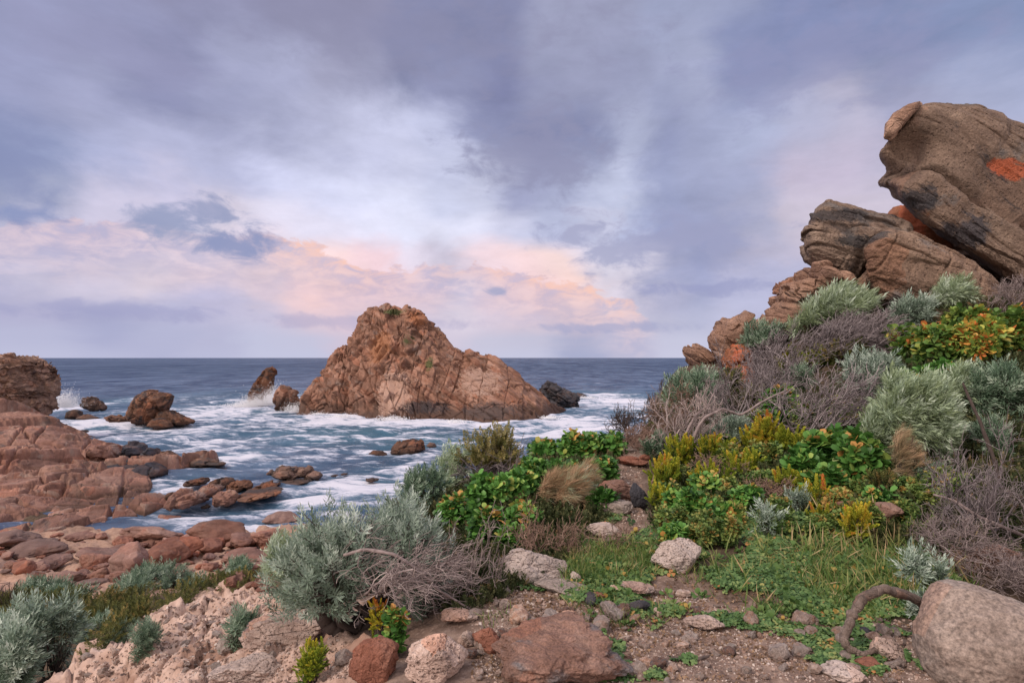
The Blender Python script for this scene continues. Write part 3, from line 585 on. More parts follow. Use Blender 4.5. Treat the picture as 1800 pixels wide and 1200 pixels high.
traced('sea_stack', 'brown layered rock stack with an overhanging beak on top of the shelf', 'rock',
       [(-90, 640), (-40, 622), (0, 626), (15, 623), (28, 628), (52, 619), (60, 622), (97, 640), (90, 646), (84, 652), (92, 662), (94, 675), (103, 690), (100, 706), (106, 722), (103, 742), (60, 760), (0, 760), (-70, 750)], 88, 6.5, M_stack, 130, .7,
       cr=[(3.2, (.5, .6, 1.5), .22, .25, .16, .08), (1.2, (.4, .6, 1.7), .3, .3, .2, .1)], ro=(.14, .9), R=rot('y', -12), seed=100, jn=[((.25, .2, .95), 1.6, .2, .08, .2, .22), ((.3, .2, .95), .6, .2, .1, .2, .22), ((.9, .2, -.3), 3, .16, .05, .2, .1)])
traced('sea_spire', 'leaning blade of dark rock standing in white spray left of the island', 'rock', [(434, 708), (441, 690), (452, 668), (461, 655), (473, 644), (484, 643), (488, 649), (486, 664), (481, 684), (476, 704), (460, 716)], 152, 2.6, M_sea, 70, .7,
       cr=[(2.2, (1, 1, .5), .14, .35, .10, .06)], ro=(.14, .8), R=rot('y', -28), seed=120)
traced('sea_rock', 'big brown block of rock tilted up in the surf', 'rock', [(220, 735), (224, 712), (231, 700), (240, 689), (256, 684), (284, 689), (307, 693), (303, 704), (294, 716), (283, 738), (270, 752), (235, 750)], 108, 3.6, M_sea, 70, .65, cr=[(2.6, (1, 1, 1), .16, .2, .1, .08)], ro=(.15, .9), R=RD, seed=130)
traced('sea_rock', 'low brown wedge of rock leaning on the tilted block in the surf', 'rock', [(276, 722), (297, 720), (320, 729), (344, 742), (338, 748), (290, 750), (270, 742)], 107, 2.2, M_sea, 40, .7, cr=[(1.6, (1, 1, 1), .16, .2, .1, .08)], ro=(.1, .6), seed=131)
traced('sea_rock', 'small brown rock lying in front of the tilted block in the surf', 'rock', [(257, 748), (268, 735), (285, 733), (300, 742), (305, 750), (280, 756)], 104, 1.6, M_sea, 36, .7, ro=(.1, .6), seed=132)
traced('sea_rock', 'jagged low rock touching the left side of the tilted block', 'rock', [(182, 735), (195, 728), (205, 734), (222, 732), (232, 745), (200, 745)], 109, 1.5, M_sea, 36, .75, cr=[(1.2, (1, 1, 1), .3, .3, .2, .1)], ro=(.12, .5), seed=133)
traced('sea_rock', 'dark jagged rock in the spray beside the layered stack', 'rock', [(138, 712), (148, 700), (160, 696), (170, 702), (180, 706), (189, 720), (165, 724)], 135, 2, M_sea, 40, .7, cr=[(1.6, (1, 1, 1), .3, .3, .2, .1)], ro=(.12, .6), seed=134)
traced('sea_rock', 'dark rounded rock at the foot of the layered stack', 'rock', [(113, 735), (118, 722), (130, 719), (143, 722), (148, 733), (130, 738)], 118, 1.5, M_sea, 36, .7, ro=(.12, .6), seed=135)
traced('sea_rock', 'flat dark rock awash right of the stack foot', 'rock', [(133, 736), (150, 727), (160, 731), (176, 735), (160, 741)], 116, 1.2, M_sea, 30, .7, ro=(.1, .6), seed=136)
traced('sea_rock', 'tiny brown rock alone in the foam below the stack', 'rock', [(134, 760), (140, 755), (150, 755), (157, 759), (145, 762)], 98, .8, M_sea, 24, .7, ro=(.08, .4), seed=137)
traced('sea_rock', 'knobbly dark rock between the spire and the island', 'rock', [(478, 722), (484, 690), (492, 676), (502, 678), (510, 686), (520, 690), (528, 704), (520, 728), (495, 728)], 138, 2.6, M_isl, 50, .75, cr=[(2.4, (1, 1, .6), .3, .3, .25, .1)], ro=(.2, .8), seed=138)
traced('black_rock', 'black jagged ridge running into the sea off the right end of the island', 'rock', [(945, 700), (950, 672), (960, 668), (975, 674), (988, 680), (1005, 690), (1018, 698), (1020, 714), (1000, 722), (960, 728)], 150, 5, M_black, 80, .8, cr=[(3, (.5, 1, 1.4), .3, .3, .25, .1), (1.1, (.5, 1, 1.4), .3, .3, .25, .1)], ro=(.25, 1), R=RD, seed=139)
traced('black_rock', 'last low black rock off the tip of the black ridge', 'rock', [(1005, 697), (1015, 689), (1024, 691), (1032, 696), (1020, 700)], 176, 1.6, M_black, 24, .8, ro=(.2, .8), seed=140)
traced('sea_rock', 'rounded brown rock in the cove below the green bushes', 'rock', [(686, 797), (694, 782), (708, 772), (730, 770), (742, 775), (748, 790), (735, 802), (705, 802)], 77, 1.9, M_sea, 50, .65, cr=[(1.6, (1, 1, 1), .15, .2, .12, .08)], ro=(.08, .5), seed=141)
traced('sea_rock', 'small stone right of the rounded cove rock', 'rock', [(749, 784), (755, 777), (764, 779), (768, 785), (758, 787)], 82, .6, M_sea, 24, .7, ro=(.05, .3), seed=142)
traced('sea_rock', 'low stone left of the rounded cove rock', 'rock', [(645, 800), (655, 791), (672, 792), (684, 800), (665, 806)], 76, .9, M_sea, 28, .7, ro=(.07, .3), seed=143)
for i, (x0, y0, w_, h_, lb) in enumerate([(500, 832, 62, 30, 'dark humped rock at the left of the far reef row'), (532, 830, 44, 28, 'dark blocky rock second in the far reef row'), (550, 836, 34, 18, 'low brown rock at the right tip of the far reef row'), (470, 856, 52, 24, 'brown rock with white water around it in the middle of the reef'), (455, 868, 90, 26, 'long dark brown reef rock edging the cove'), (420, 855, 50, 26, 'rough brown rock on top of the reef'), (390, 850, 56, 26, 'dark rock behind the big reef boulder'), (345, 848, 50, 18, 'low brown rock at the landward end of the reef'), (520, 848, 56, 12, 'flat brown rock awash behind the long reef rock'), (655, 843, 24, 9, 'small dark stone in the foam off the reef'), (588, 836, 14, 5, 'tiny dark stone beyond the reef tip'), (605, 833, 14, 5, 'outermost tiny dark stone beyond the reef tip'),
        (330, 878, 90, 42, 'big pale brown cracked boulder at the start of the reef'), (370, 862, 50, 24, 'rounded brown boulder behind the cracked reef boulder'), (398, 875, 50, 34, 'smooth rounded brown boulder at the end of the cracked one'), (362, 890, 18, 9, 'small dark red stone at the water edge of the reef'), (300, 876, 26, 22, 'small dark cracked rock where reef meets shelf')]):
    Y = F*CZ/(y0+h_*.42-HY); k = w_/2; pr = np.random.default_rng(300+i); th = np.linspace(0, 2*PI, 13)[:-1]
    pl = [(x0+k*math.copysign(abs(math.cos(a))**.8, math.cos(a))*pr.uniform(.86, 1.08), y0-h_/2*math.copysign(abs(math.sin(a))**.8, math.sin(a))*pr.uniform(.85, 1.12)) for a in th]
    big = w_*Y/1000
    traced('reef_rock', lb, 'rock', pl, Y, big*.5, M_sea if i < 12 or i > 14 else M_shelf, 44, .7, cr=[(big*.4, (1, 1, 1), .12, .4, .12, .05)], ro=(big*.03, big*.2), seed=150+i)

# ---- the pile of boulders on the headland
HR = rot('y', -36)
def notch(V):                                           # the dark hollow under the cap on the left of the great boulder
    for px, py, r, dep in [(1572, 262, .75, .8), (1560, 292, .5, .4)]:
        c = W(px, py, 15.5); dd = np.sqrt(((V[:, 0]-c[0])/r)**2+((V[:, 2]-c[2])/(r*.8))**2); V[:, 1] += np.where(V[:, 1] < 17.5, dep*np.exp(-dd**4), 0); V[:, 0] += .2*np.exp(-dd**2)
    a, b = W(1556, 288, 16), W(1830, 452, 16); ab = b-a; s_ = ((V[:, 0]-a[0])*ab[0]+(V[:, 2]-a[2])*ab[2])/(ab[0]**2+ab[2]**2)    # the long crack across its face
    dd = ((V[:, 0]-a[0])*ab[2]-(V[:, 2]-a[2])*ab[0])/math.hypot(ab[0], ab[2])+.18*fbm(V*.9, 4, 41); V[:, 1] += np.where((V[:, 1] < 17) & (s_ > -.05), .30*np.exp(-(dd/.09)**2), 0)
    return V
traced('great_boulder', 'huge leaning granite slab with orange lichen crowning the boulder pile', 'boulder',
       [(1543, 244), (1552, 222), (1572, 200), (1598, 185), (1620, 180), (1660, 184), (1700, 188), (1750, 206), (1800, 226), (1870, 262), (1950, 320), (2000, 400), (2010, 480), (1950, 540), (1870, 540), (1800, 512), (1745, 478), (1690, 448), (1640, 420), (1608, 392), (1578, 362), (1558, 335), (1555, 306), (1566, 284)], 16, 2.8, M_head, 170, .40, .6, front=.75, axis=(.72, .28),
       cr=[(2.6, (.22, .6, 1.2), .03, .10, .02, .03)], ro=(.035, .5), R=HR, seed=200, post=notch, jn=[((.50, .3, .8), 1.5, .08, .035, .12, .07, 0), ((.52, .3, .8), .55, .10, .05, .10, .06, 3), ((.8, .2, -.5), 2.2, .05, .02, .08, .04, 9)])
traced('boulder', 'orange cap of rock on the top left corner of the great slab', 'boulder', [(1553, 246), (1556, 222), (1574, 200), (1598, 185), (1622, 178), (1618, 194), (1598, 216), (1580, 236), (1566, 250)], 15.75, .9, M_stack, 60, .5, .6, front=.5, axis=(.7, .3), cr=[(.8, (.6, 1, 1), .1, .15, .12, .07)], ro=(.02, .3), R=rot('y', 40), seed=205)
traced('boulder', 'dark rounded boulder jutting left beneath the great slab', 'boulder', [(1405, 440), (1408, 410), (1415, 385), (1430, 362), (1450, 350), (1475, 356), (1500, 362), (1530, 372), (1570, 380), (1600, 392), (1606, 405), (1560, 420), (1535, 450), (1510, 485), (1480, 500), (1455, 475), (1425, 466), (1410, 455)], 16.2, 1.8, M_head, 110, .5, .7, front=.8, axis=(.6, .2),
       cr=[(1.5, (.35, .6, 1.5), .06, .14, .04, .05)], ro=(.05, .5), R=rot('y', -14), seed=210, jn=[((.25, .2, .95), .55, .16, .07, .15, .10), ((.28, .2, .95), .22, .08, .10, .15, .08), ((.9, .2, -.3), 1.1, .06, .03, .12, .06)])
traced('boulder', 'pale brown banded boulder wedged under the great slab', 'boulder', [(1517, 455), (1519, 435), (1535, 415), (1560, 402), (1590, 408), (1625, 425), (1660, 440), (1700, 462), (1740, 490), (1765, 520), (1770, 560), (1700, 570), (1600, 562), (1540, 535), (1520, 500)], 15.2, 2.0, M_head, 120, .5, .7, front=.8, axis=(.7, .1),
       cr=[(1.7, (.3, .6, 1.6), .06, .14, .03, .05)], ro=(.05, .5), R=rot('y', -24), seed=220, jn=[((.42, .25, .9), .5, .13, .06, .15, .08), ((.42, .25, .9), .22, .08, .10, .15, .08), ((.8, .2, -.5), 1.3, .06, .03, .12, .05)])
traced('boulder', 'dark rock closing the cave behind the two wedged boulders', 'boulder', [(1480, 470), (1560, 405), (1640, 415), (1720, 470), (1800, 480), (1900, 560), (1800, 620), (1500, 620), (1470, 550)], 20, 1.6, M_head, 60, .6, ro=(.08, .7), seed=225)
traced('boulder', 'orange lichened rock glimpsed between the dark boulder and the great slab', 'boulder', [(1550, 374), (1562, 360), (1590, 366), (1630, 388), (1680, 425), (1670, 455), (1600, 440), (1558, 402)], 18.0, .9, M_orange, 50, .7, ro=(.05, .4), seed=226)
traced('boulder', 'rusty fractured boulder propping up the dark rounded one', 'boulder', [(1352, 505), (1358, 488), (1380, 470), (1402, 457), (1418, 466), (1440, 474), (1452, 478), (1470, 470), (1482, 474), (1500, 492), (1512, 515), (1490, 550), (1420, 560), (1360, 540), (1350, 520)], 16.4, 1.2, M_stack, 100, .65, .85,
       cr=[(1.3, (.6, .8, 1.2), .10, .45, .10, .05), (.5, (.7, 1, 1.3), .06, .4, .08, .06)], ro=(.05, .4), R=rot('y', -40), seed=230)
traced('boulder', 'rust stained boulder on the slope below the fractured one', 'boulder', [(1328, 575), (1332, 552), (1345, 530), (1362, 518), (1400, 520), (1440, 540), (1450, 580), (1400, 605), (1350, 600)], 16.6, 1.0, M_stack, 70, .65, cr=[(1.1, (.7, .8, 1.2), .12, .4, .10, .05)], ro=(.04, .4), R=rot('y', -30), seed=240)
traced('boulder', 'dark square shouldered boulder standing against the sky near the slope end', 'boulder', [(1243, 600), (1246, 588), (1262, 572), (1285, 556), (1312, 545), (1328, 552), (1325, 570), (1308, 590), (1290, 610), (1284, 640), (1262, 640), (1252, 622)], 17.6, .9, M_stack, 70, .65, cr=[(1.3, (.7, .8, 1.2), .10, .35, .10, .05)], ro=(.04, .4), R=rot('y', -30), seed=250)
traced('boulder', 'brown slab leaning on the dark square shouldered boulder', 'boulder', [(1286, 618), (1300, 590), (1325, 562), (1345, 560), (1352, 590), (1330, 625), (1300, 632)], 16.9, .7, M_stack, 50, .7, cr=[(.8, (.7, .8, 1.2), .2, .25, .16, .08)], ro=(.04, .3), seed=255)
traced('boulder', 'bright orange lichen covered boulder low on the slope', 'boulder', [(1268, 632), (1280, 612), (1300, 604), (1318, 606), (1326, 625), (1322, 655), (1290, 660), (1272, 650)], 16.2, .7, M_orange, 60, .7, cr=[(.8, (1, 1, 1), .2, .2, .16, .07)], ro=(.04, .3), seed=260)
traced('boulder', 'pale orange boulder just below the bright lichen covered one', 'boulder', [(1280, 680), (1284, 655), (1300, 640), (1320, 642), (1330, 660), (1322, 685), (1300, 692)], 15.7, .6, M_orange, 50, .7, ro=(.04, .3), seed=262)
traced('boulder', 'layered brown slab jutting out over the sea at the end of the slope', 'boulder', [(1199, 618), (1208, 606), (1220, 603), (1235, 612), (1252, 625), (1262, 642), (1250, 655), (1225, 652), (1210, 635)], 17.8, .6, M_stack, 60, .7, cr=[(.9, (.4, .8, 1.6), .22, .2, .18, .09)], ro=(.03, .3), R=rot('y', -38), seed=265)

# ---- the rock shelf on the left
SH = "0 968 35 -.1|60 955 38 .25|110 948 40 .2|160 941 41.5 .05|-120 960 38 .2|-120 880 46 1.6|-120 780 64 3.4|-120 715 84 6|0 948 40.5 .1|0 900 45 1.1|0 850 51 1.7|0 800 60 2.8|0 760 70 3.9|0 715 84 5.4|60 930 42.5 .1|60 880 48 1.0|60 820 57 2.2|60 770 68 3.4|60 735 82 4.3|110 925 43.5 .1|110 870 50 .95|110 810 60 2.1|110 765 72 3.0|105 745 84 3.0|160 925 44 0|160 880 49.5 .8|160 830 58 1.4|160 785 72 1.7|140 760 84 1.6|205 925 44.5 -.1|205 880 50 .5|205 830 59 1.15|205 795 70 1.2|190 775 84 .5|250 905 47 -.15|250 872 52 .5|250 850 57 .5|250 830 61 .9|250 808 70 .7|235 790 80 -.2|290 885 51 -.1|280 868 54 -.2|290 845 58 .15|310 835 62 .2|320 815 69 .6|310 803 76 -.3|360 828 65 -.3|370 818 68.5 .45|350 805 76 -.6|400 820 68 -.05|420 815 70 -.7|330 870 54 -.8|380 850 60 -1|150 745 100 -.8|200 760 98 -1|60 735 100 2|0 730 100 3|320 900 48 -1"
SX = np.array([[float(v) for v in q.split()] for q in SH.split('|')]); sx, sy, sz = (SX[:, 0]-900)/F*SX[:, 2], SX[:, 2], SX[:, 3]
sa, sl = pol(sx, sy); sa = sa*1.5; n = len(sa); A = np.zeros((n+3, n+3)); A[:n, :n] = _k((sa[:, None]-sa)**2+(sl[:, None]-sl)**2)+np.eye(n)*2e-4; A[:n, n:] = np.stack([np.ones(n), sa, sl], 1); A[n:, :n] = A[:n, n:].T
C2 = np.linalg.solve(A, np.concatenate([sz, np.zeros(3)]))
NA2, NL2 = 460, 520; aa = np.radians(np.linspace(-46, -25, NA2)); ll = np.linspace(math.log(47), math.log(150), NL2)
A2, L2 = np.meshgrid(aa, ll, indexing='ij'); q1, q2 = A2.ravel()*1.6*1.5, L2.ravel(); zz = C2[n]+C2[n+1]*q1+C2[n+2]*q2
for i in range(n): zz += C2[i]*_k((q1-sa[i])**2+(q2-sl[i])**2)
r2 = np.exp(q2); V = np.stack([r2*np.sin(A2.ravel()), r2*np.cos(A2.ravel()), zz], 1)
fl = V*np.array([1, 1, 1.0]); RS = rot('z', 35)
fade = np.clip((V[:, 2]+1.2)/1.6, .1, 1)
d = crackdisp(fl, 7.0, RS, (1, .5, .4), .13, .26, .20, .05, .10, 71)+crackdisp(fl, 3.0, RS, (1, .55, .4), .08, .20, .20, .06, .10, 72)+crackdisp(fl, 1.2, RS, (1, .6, .5), .08, .18, .10, .07, .15, 73)*.8+rough(fl, .05, .9, 5, 74)
d += joints(fl, (.55, -.8, .2), 3.4, .24, .06, .15, .05, 75, .3)+joints(fl, (.85, .5, .1), 4.5, .20, .05, .15, .05, 76, .3)
V[:, 2] += d*fade
ii = np.arange(NA2*NL2).reshape(NA2, NL2); Q = np.stack([ii[:-1, :-1].ravel(), ii[1:, :-1].ravel(), ii[1:, 1:].ravel(), ii[:-1, 1:].ravel()], 1)[:, ::-1]
thing('rock_shelf', 'broad reddish granite shelf split by deep joints sloping into the cove', 'rock shelf', V, Q, M_shelf)
for i, (pl, Y, dp, mt, lb) in enumerate([
    ([(203, 790), (212, 776), (232, 774), (252, 780), (262, 795), (240, 806), (214, 802)], 72, 2.0, M_black, 'wet black boulder topmost at the seaward edge of the shelf'),
    ([(246, 800), (256, 787), (272, 786), (282, 797), (276, 810), (255, 810)], 70, 1.6, M_black, 'smaller wet black boulder right of the topmost black one'),
    ([(152, 800), (160, 780), (185, 777), (205, 788), (215, 806), (180, 812)], 68, 2.4, M_shelf, 'smooth pale red boulder on the seaward edge of the shelf'),
    ([(180, 836), (186, 814), (210, 806), (250, 810), (290, 826), (296, 836), (250, 846), (205, 848)], 62, 2.6, M_black, 'long black and brown boulder lying low on the shelf'),
    ([(274, 812), (280, 796), (295, 791), (310, 800), (316, 812), (296, 820)], 68, 1.5, M_sea, 'dark brown boulder right of the smaller black one'),
    ([(305, 825), (312, 810), (326, 806), (336, 815), (334, 828), (318, 832)], 66.5, 1.2, M_sea, 'brown upright rock near the seaward point of the shelf'),
    ([(332, 826), (338, 808), (352, 804), (368, 810), (380, 812), (398, 817), (390, 822), (360, 826)], 67, 1.3, M_sea, 'pointed brown rock forming the seaward tip of the shelf')]):
    big = (max(p[0] for p in pl)-min(p[0] for p in pl))*Y/1000
    traced('shelf_boulder', lb, 'boulder', pl, Y, dp, mt, 50, .68, cr=[(big*.5, (1, 1, 1), .08, .3, .10, .05)], ro=(big*.02, big*.2), seed=400+i*3)

# ---- loose boulders: a few shapes, many copies
def boulder_mesh(seed, n=22, planes=14, rnd=9, rough_=.05, dims=(1, 1, 1), crack=0):
    pr = np.random.default_rng(seed); D, Q = cs(n); N = pr.normal(size=(planes, 3)); N /= np.linalg.norm(N, axis=1)[:, None]; h = pr.uniform(.72, 1.0, planes)
    r = (np.maximum(D@N.T, 0)/h)**rnd; r = (r.sum(1)+.35**rnd)**(-1/rnd); V = D*np.minimum(r, 1.35)[:, None]
    d = fbm(V*2.2+seed, 5, seed)*rough_*1.6
    if crack: d = d+crackdisp(V, .7, None, (1, 1, 1), .15, .2, .2, .08, .3, seed)*crack
    V = (V+normals(V, Q)*d[:, None])*np.array(dims)*.5
    V[:, 2] -= V[:, 2].min()*.75                     # stands a little sunk into the ground
    return V, Q
KIND = [boulder_mesh(900+i, 24, int(rng.integers(9, 16)), int(rng.integers(9, 16)), .085, (1, rng.uniform(.7, 1), rng.uniform(.42, .75)), .6 if i % 3 == 0 else .25) for i in range(10)]
protos = {}
def boulder(name, label, cat, loc, size, mat, k=None, group=None, rz=None, flat=1.0, tilt=.15):
    k = int(rng.integers(0, len(KIND))) if k is None else k
    key = (k, mat.name)
    if key not in protos:
        V, Q = KIND[k]; o = mk(name, V, [Q], mat); protos[key] = o
    else: o = protos[key].copy(); o.name = name; COL.objects.link(o)
    for kk in list(o.keys()):
        if kk in ('label', 'category', 'group', 'kind'): del o[kk]
    o.location = loc; o.rotation_euler = (rng.uniform(-tilt, tilt), rng.uniform(-tilt, tilt), rng.uniform(0, 6.28) if rz is None else rz); o.scale = (size, size, size*flat)
    return tag(o, label, cat, group)
# beach of boulders between the cove and the scrub; big ones first
def at(px, py, w, label, mat, k=None, flat=1.0, rz=None, name='boulder', cat='boulder', tilt=.15, group=None, sink=.0):
    p = hit(px, py); s = w*p[1]/F; p[2] -= sink*s
    return boulder(name, label, cat, p, s, mat, k, group, rz, flat, tilt)
for px, py, w, lb, k, fl in [(230, 1005, 62, 'upright boulder in the middle of the boulder beach behind the first grey green mat', 1, 1.2), (300, 992, 85, 'large smooth red boulder right of the upright one', 2, .9), (265, 950, 80, 'long pale slab at the water edge of the boulder beach', 3, .7), (385, 950, 84, 'long brown slab lying along the water edge', 4, .7), (372, 972, 42, 'rounded pinkish boulder in front of the long brown slab', 5, 1.1), (430, 962, 56, 'dark red block right of the rounded pinkish boulder', 6, .9), (60, 975, 95, 'wide grey brown slab at the left of the boulder beach', 7, .6), (30, 960, 80, 'grey brown slab leaning on the wide one at the left edge', 8, .6), (470, 958, 50, 'purplish boulder beside the big silver bush', 9, 1.0), (440, 985, 70, 'flat red ledge rock behind the silver bush', 3, .5), (495, 920, 50, 'brown boulder at the waterline left of the big bush', 4, .7), (296, 922, 42, 'wedge shaped brown rock standing in the cove edge', 0, .7), (180, 985, 70, 'broad flat rock left of the upright boulder', 5, .5), (90, 1000, 50, 'round topped grey rock at the left of the beach', 2, .8), (340, 955, 40, 'dark stone between the two long slabs', 6, .8), (420, 1000, 55, 'flat pink ledge above the small green mat', 8, .45)]:
    at(px, py, w, lb, M_beach, k, fl, rz=rng.uniform(-.4, .4))
for i in range(290):
    py = 938+rng.random()**.8*100; px = rng.uniform(-40, 520)
    if py > 1005 and px < 60: continue
    w = float(np.clip(rng.lognormal(2.75, .6), 7, 60))*(.6+.4*(py-930)/80)
    p = hit(px, py)
    if p is None or p[2] < -.25: continue
    at(px, py, w, 'reddish boulder among many like it on the boulder beach', M_beach, None, rng.uniform(.55, 1.0), group='boulders of the boulder beach', sink=.08)

# ---- stones on the path and in front
def near_rock(name, label, px, pyb, w, h, mat, seed, n=70, planes=13, rnd=9, rough_=.06, dep=.8, crack=.5, tilt=0, cat='rock', pits=0, Y=None, rz=0):
    p = hit(px, pyb) if Y is None else W(px, pyb, Y); s = p[1]/F
    V, Q = boulder_mesh(seed, n, planes, rnd, rough_, (1, dep, 1), crack)
    if pits:
        f1, f2, hid, v = worley(V*9+fbm(V*6, 3, 5)[:, None]*.6, seed); V = V-normals(V, Q)*(pits*.05*(sstep(.42, .15, f1)*(_u(hid) < .55)))[:, None]
        f1, f2, hid, v = worley(V*22, seed+1); V = V-normals(V, Q)*(pits*.014*sstep(.45, .1, f1))[:, None]
    V = V@rot('y', tilt).T@rot('z', rz).T
    ex = V.max(0)-V.min(0); V = V-(V.max(0)+V.min(0))/2; V[:, 2] -= V[:, 2].min(); Yc = p[1]+w*s*dep*.42; top = CZ+(HY-(pyb-h))/F*Yc; xc = (px-900)/F*Yc; g0 = float(gz(xc, Yc)) if Y is None else p[2]
    hh = max(top-g0, .4*h*s); V = V*np.array([w/F*Yc/ex[0], w*s*dep/ex[1], hh*1.18/ex[2]]); V += np.array([xc, Yc, g0-.18*hh])
    return thing(name, label, cat, V, Q, mat)
near_rock('porous_rock', 'white pitted limestone lump at the bottom edge below the big silver bush', 768, 1203, 108, 88, M_lime, 501, 110, 15, 10, .07, .85, .3, pits=1.0)
near_rock('red_rock', 'rough red rock behind leaves under the big silver bush', 655, 1205, 90, 85, M_redst, 502, 80, 9, 12, .09, .7)
near_rock('rusty_rock', 'broad rusty granite rock with grey patches at the bottom edge', 985, 1225, 245, 122, M_rust, 503, 130, 15, 6, .14, .8, .25)
near_rock('round_boulder', 'large rounded pinkish boulder at the bottom right corner', 1738, 1240, 244, 208, M_granite, 504, 130, 30, 5, .05, .9, 0)
near_rock('limestone_rock', 'grey and white limestone block left of the path', 936, 1030, 128, 68, M_lime, 505, 100, 9, 12, .08, .7, .6, 12)
near_rock('limestone_rock', 'pale angular limestone with two holes standing in the grass', 1190, 1010, 96, 62, M_lime, 506, 90, 8, 16, .05, .6, .4, 10, pits=.7)
near_rock('stone', 'orange brown stone right of the white pitted lump', 855, 1148, 52, 46, M_redst, 507, 50, 12, 9, .06)
near_rock('stone', 'flat pink stone half buried below the limestone block', 985, 1052, 92, 26, M_granite, 508, 50, 10, 8, .06)
near_rock('stone', 'pale stone with pits and grey crust in the middle of the path', 1120, 1052, 62, 28, M_lime, 509, 60, 11, 9, .08, pits=.6)
near_rock('stone', 'dark slate grey stone in the middle of the path', 1122, 1078, 40, 24, M_black, 510, 40, 9, 10, .05)
near_rock('stone', 'pale beige stone with a ridge right of the path', 1238, 1114, 72, 34, M_lime, 511, 60, 9, 12, .08)
near_rock('stone', 'white knobbly stone near the rusty granite', 1000, 1098, 38, 28, M_lime, 512, 40, 12, 8, .1)
near_rock('stone', 'small orange stone in the middle of the path', 1052, 1056, 30, 16, M_redst, 513, 36)
near_rock('stone', 'white stone just right of the limestone block', 1012, 1026, 20, 22, M_lime, 514, 30)
near_rock('stone', 'pale stone held inside the curve of the bent branch', 1562, 1165, 62, 44, M_lime, 515, 60, 10, 9, .06)
near_rock('stone', 'low pale stone at the bottom right of the path', 1480, 1202, 74, 36, M_lime, 516, 60, 11, 8, .07)
near_rock('stone', 'lichen spotted grey stone behind the large rounded boulder', 1745, 1012, 92, 56, M_rust, 517, 60, 11, 9, .05)
near_rock('stone', 'flat grey pink slab up the path among dry twigs', 1078, 912, 70, 32, M_granite, 518, 60, 8, 12, .05)
near_rock('stone', 'small white pink rock among the dry twigs on the path', 1062, 944, 60, 26, M_lime, 519, 50, 9, 10, .08)
near_rock('stone', 'dark blue grey stone at the left of the yellow plants', 1122, 892, 34, 44, M_black, 520, 44, 9, 10, .05)
near_rock('stone', 'reddish brown mound of rock farther up the path', 1090, 880, 80, 40, M_rust, 521, 60, 10, 9, .06)
near_rock('stone', 'pink flat stone far up the path', 1108, 820, 60, 20, M_redst, 522, 44, 8, 12, .05)
near_rock('stone', 'small pink stone at the top of the path', 1132, 812, 26, 14, M_redst, 523, 30)
near_rock('stone', 'rose stone at the crest of the path', 1100, 798, 50, 16, M_granite, 524, 36)
near_rock('limestone_rock', 'pale flaking limestone ledge below the left tips of the big silver bush', 500, 1140, 150, 60, M_lime, 525, 90, 9, 10, .09, .7, .6)
near_rock('limestone_rock', 'lowest pale limestone ledge at the bottom edge of the slope', 440, 1205, 130, 52, M_lime, 526, 80, 9, 10, .09, .7, .6)
near_rock('stone', 'pale stone under the right side of the big silver bush', 808, 1100, 66, 30, M_lime, 527, 44, 10, 9, .08)
near_rock('stone', 'small pale stone left of the orange brown one', 818, 1140, 30, 34, M_lime, 528, 36)
near_rock('stone', 'dark brown stone under the bent branch end', 1525, 1180, 44, 22, M_redst, 529, 36)
near_rock('rock', 'purple brown rock mound under the dead twigs behind the bright yellow tuft', 1530, 935, 90, 55, M_rust, 530, 50)
for i in range(250):
    px = rng.uniform(830, 1640); py = 1035+165*rng.random()**.75
    if (px > 1290 and py < 1085+rng.uniform(-10, 30)) or (px > 1590 and py > 1040): continue
    at(px, py, float(np.clip(rng.lognormal(2.7, .55), 8, 46)), 'small stone among many scattered over the bare soil of the path', [M_stone, M_lime, M_lime, M_stone, M_lime, M_rust, M_stone, M_black][int(rng.choice(8, p=[.15, .17, .17, .15, .17, .07, .10, .02]))], None, rng.uniform(.9, 1.5), group='stones scattered on the path', tilt=.5, name='stone', cat='stone', sink=.04)
for i in range(70):
    px = rng.uniform(150, 620); py = rng.uniform(1050, 1195)
    p = hit(px, py)
    if p is None or p[1] > 8: continue
    at(px, py, float(np.clip(rng.lognormal(2.6, .4), 7, 34)), 'pale limestone fragment among many on the crumbling slope', M_lime, None, rng.uniform(.8, 1.3), group='fragments on the limestone slope', tilt=.5, name='stone', cat='stone', sink=.1)
# ------------------------------------------------------------------ plants
vr = np.random.default_rng(21)
def unit(v): return v/(np.linalg.norm(v, axis=-1, keepdims=True)+1e-12)
def frames(d):
    d = unit(d); up = np.where(np.abs(d[:, 2:3]) > .95, np.array([[1., 0, 0]]), np.array([[0, 0, 1.]]))
    xx = unit(np.cross(up, d)); yy = np.cross(d, xx); a = vr.uniform(0, 6.28, len(d))[:, None]
    return np.stack([xx*np.cos(a)+yy*np.sin(a), -xx*np.sin(a)+yy*np.cos(a), d], 2)
def put(tv, tf, tt, pos, dirs, sc, tint):
    """copies of a template (vertices, faces, tint) at pos pointing along dirs -> merged arrays"""
    M = frames(dirs)*np.asarray(sc)[:, None, None] if np.ndim(sc) else frames(dirs)*sc
    V = np.einsum('nij,vj->nvi', M, tv)+pos[:, None, :]; n = len(pos)
    Fc = (tf[None]+(np.arange(n)*len(tv))[:, None, None]).reshape(-1, tf.shape[1])
    return V.reshape(-1, 3), Fc, np.clip(tint[:, None]+tt[None], 0, 1).ravel()
def joinm(L):
    Vs, Fs, Ts, o = [], [], [], 0
    for v, f, tt in L: Vs.append(v); Fs.append(f+o); Ts.append(tt); o += len(v)
    return np.concatenate(Vs), Fs, np.concatenate(Ts)
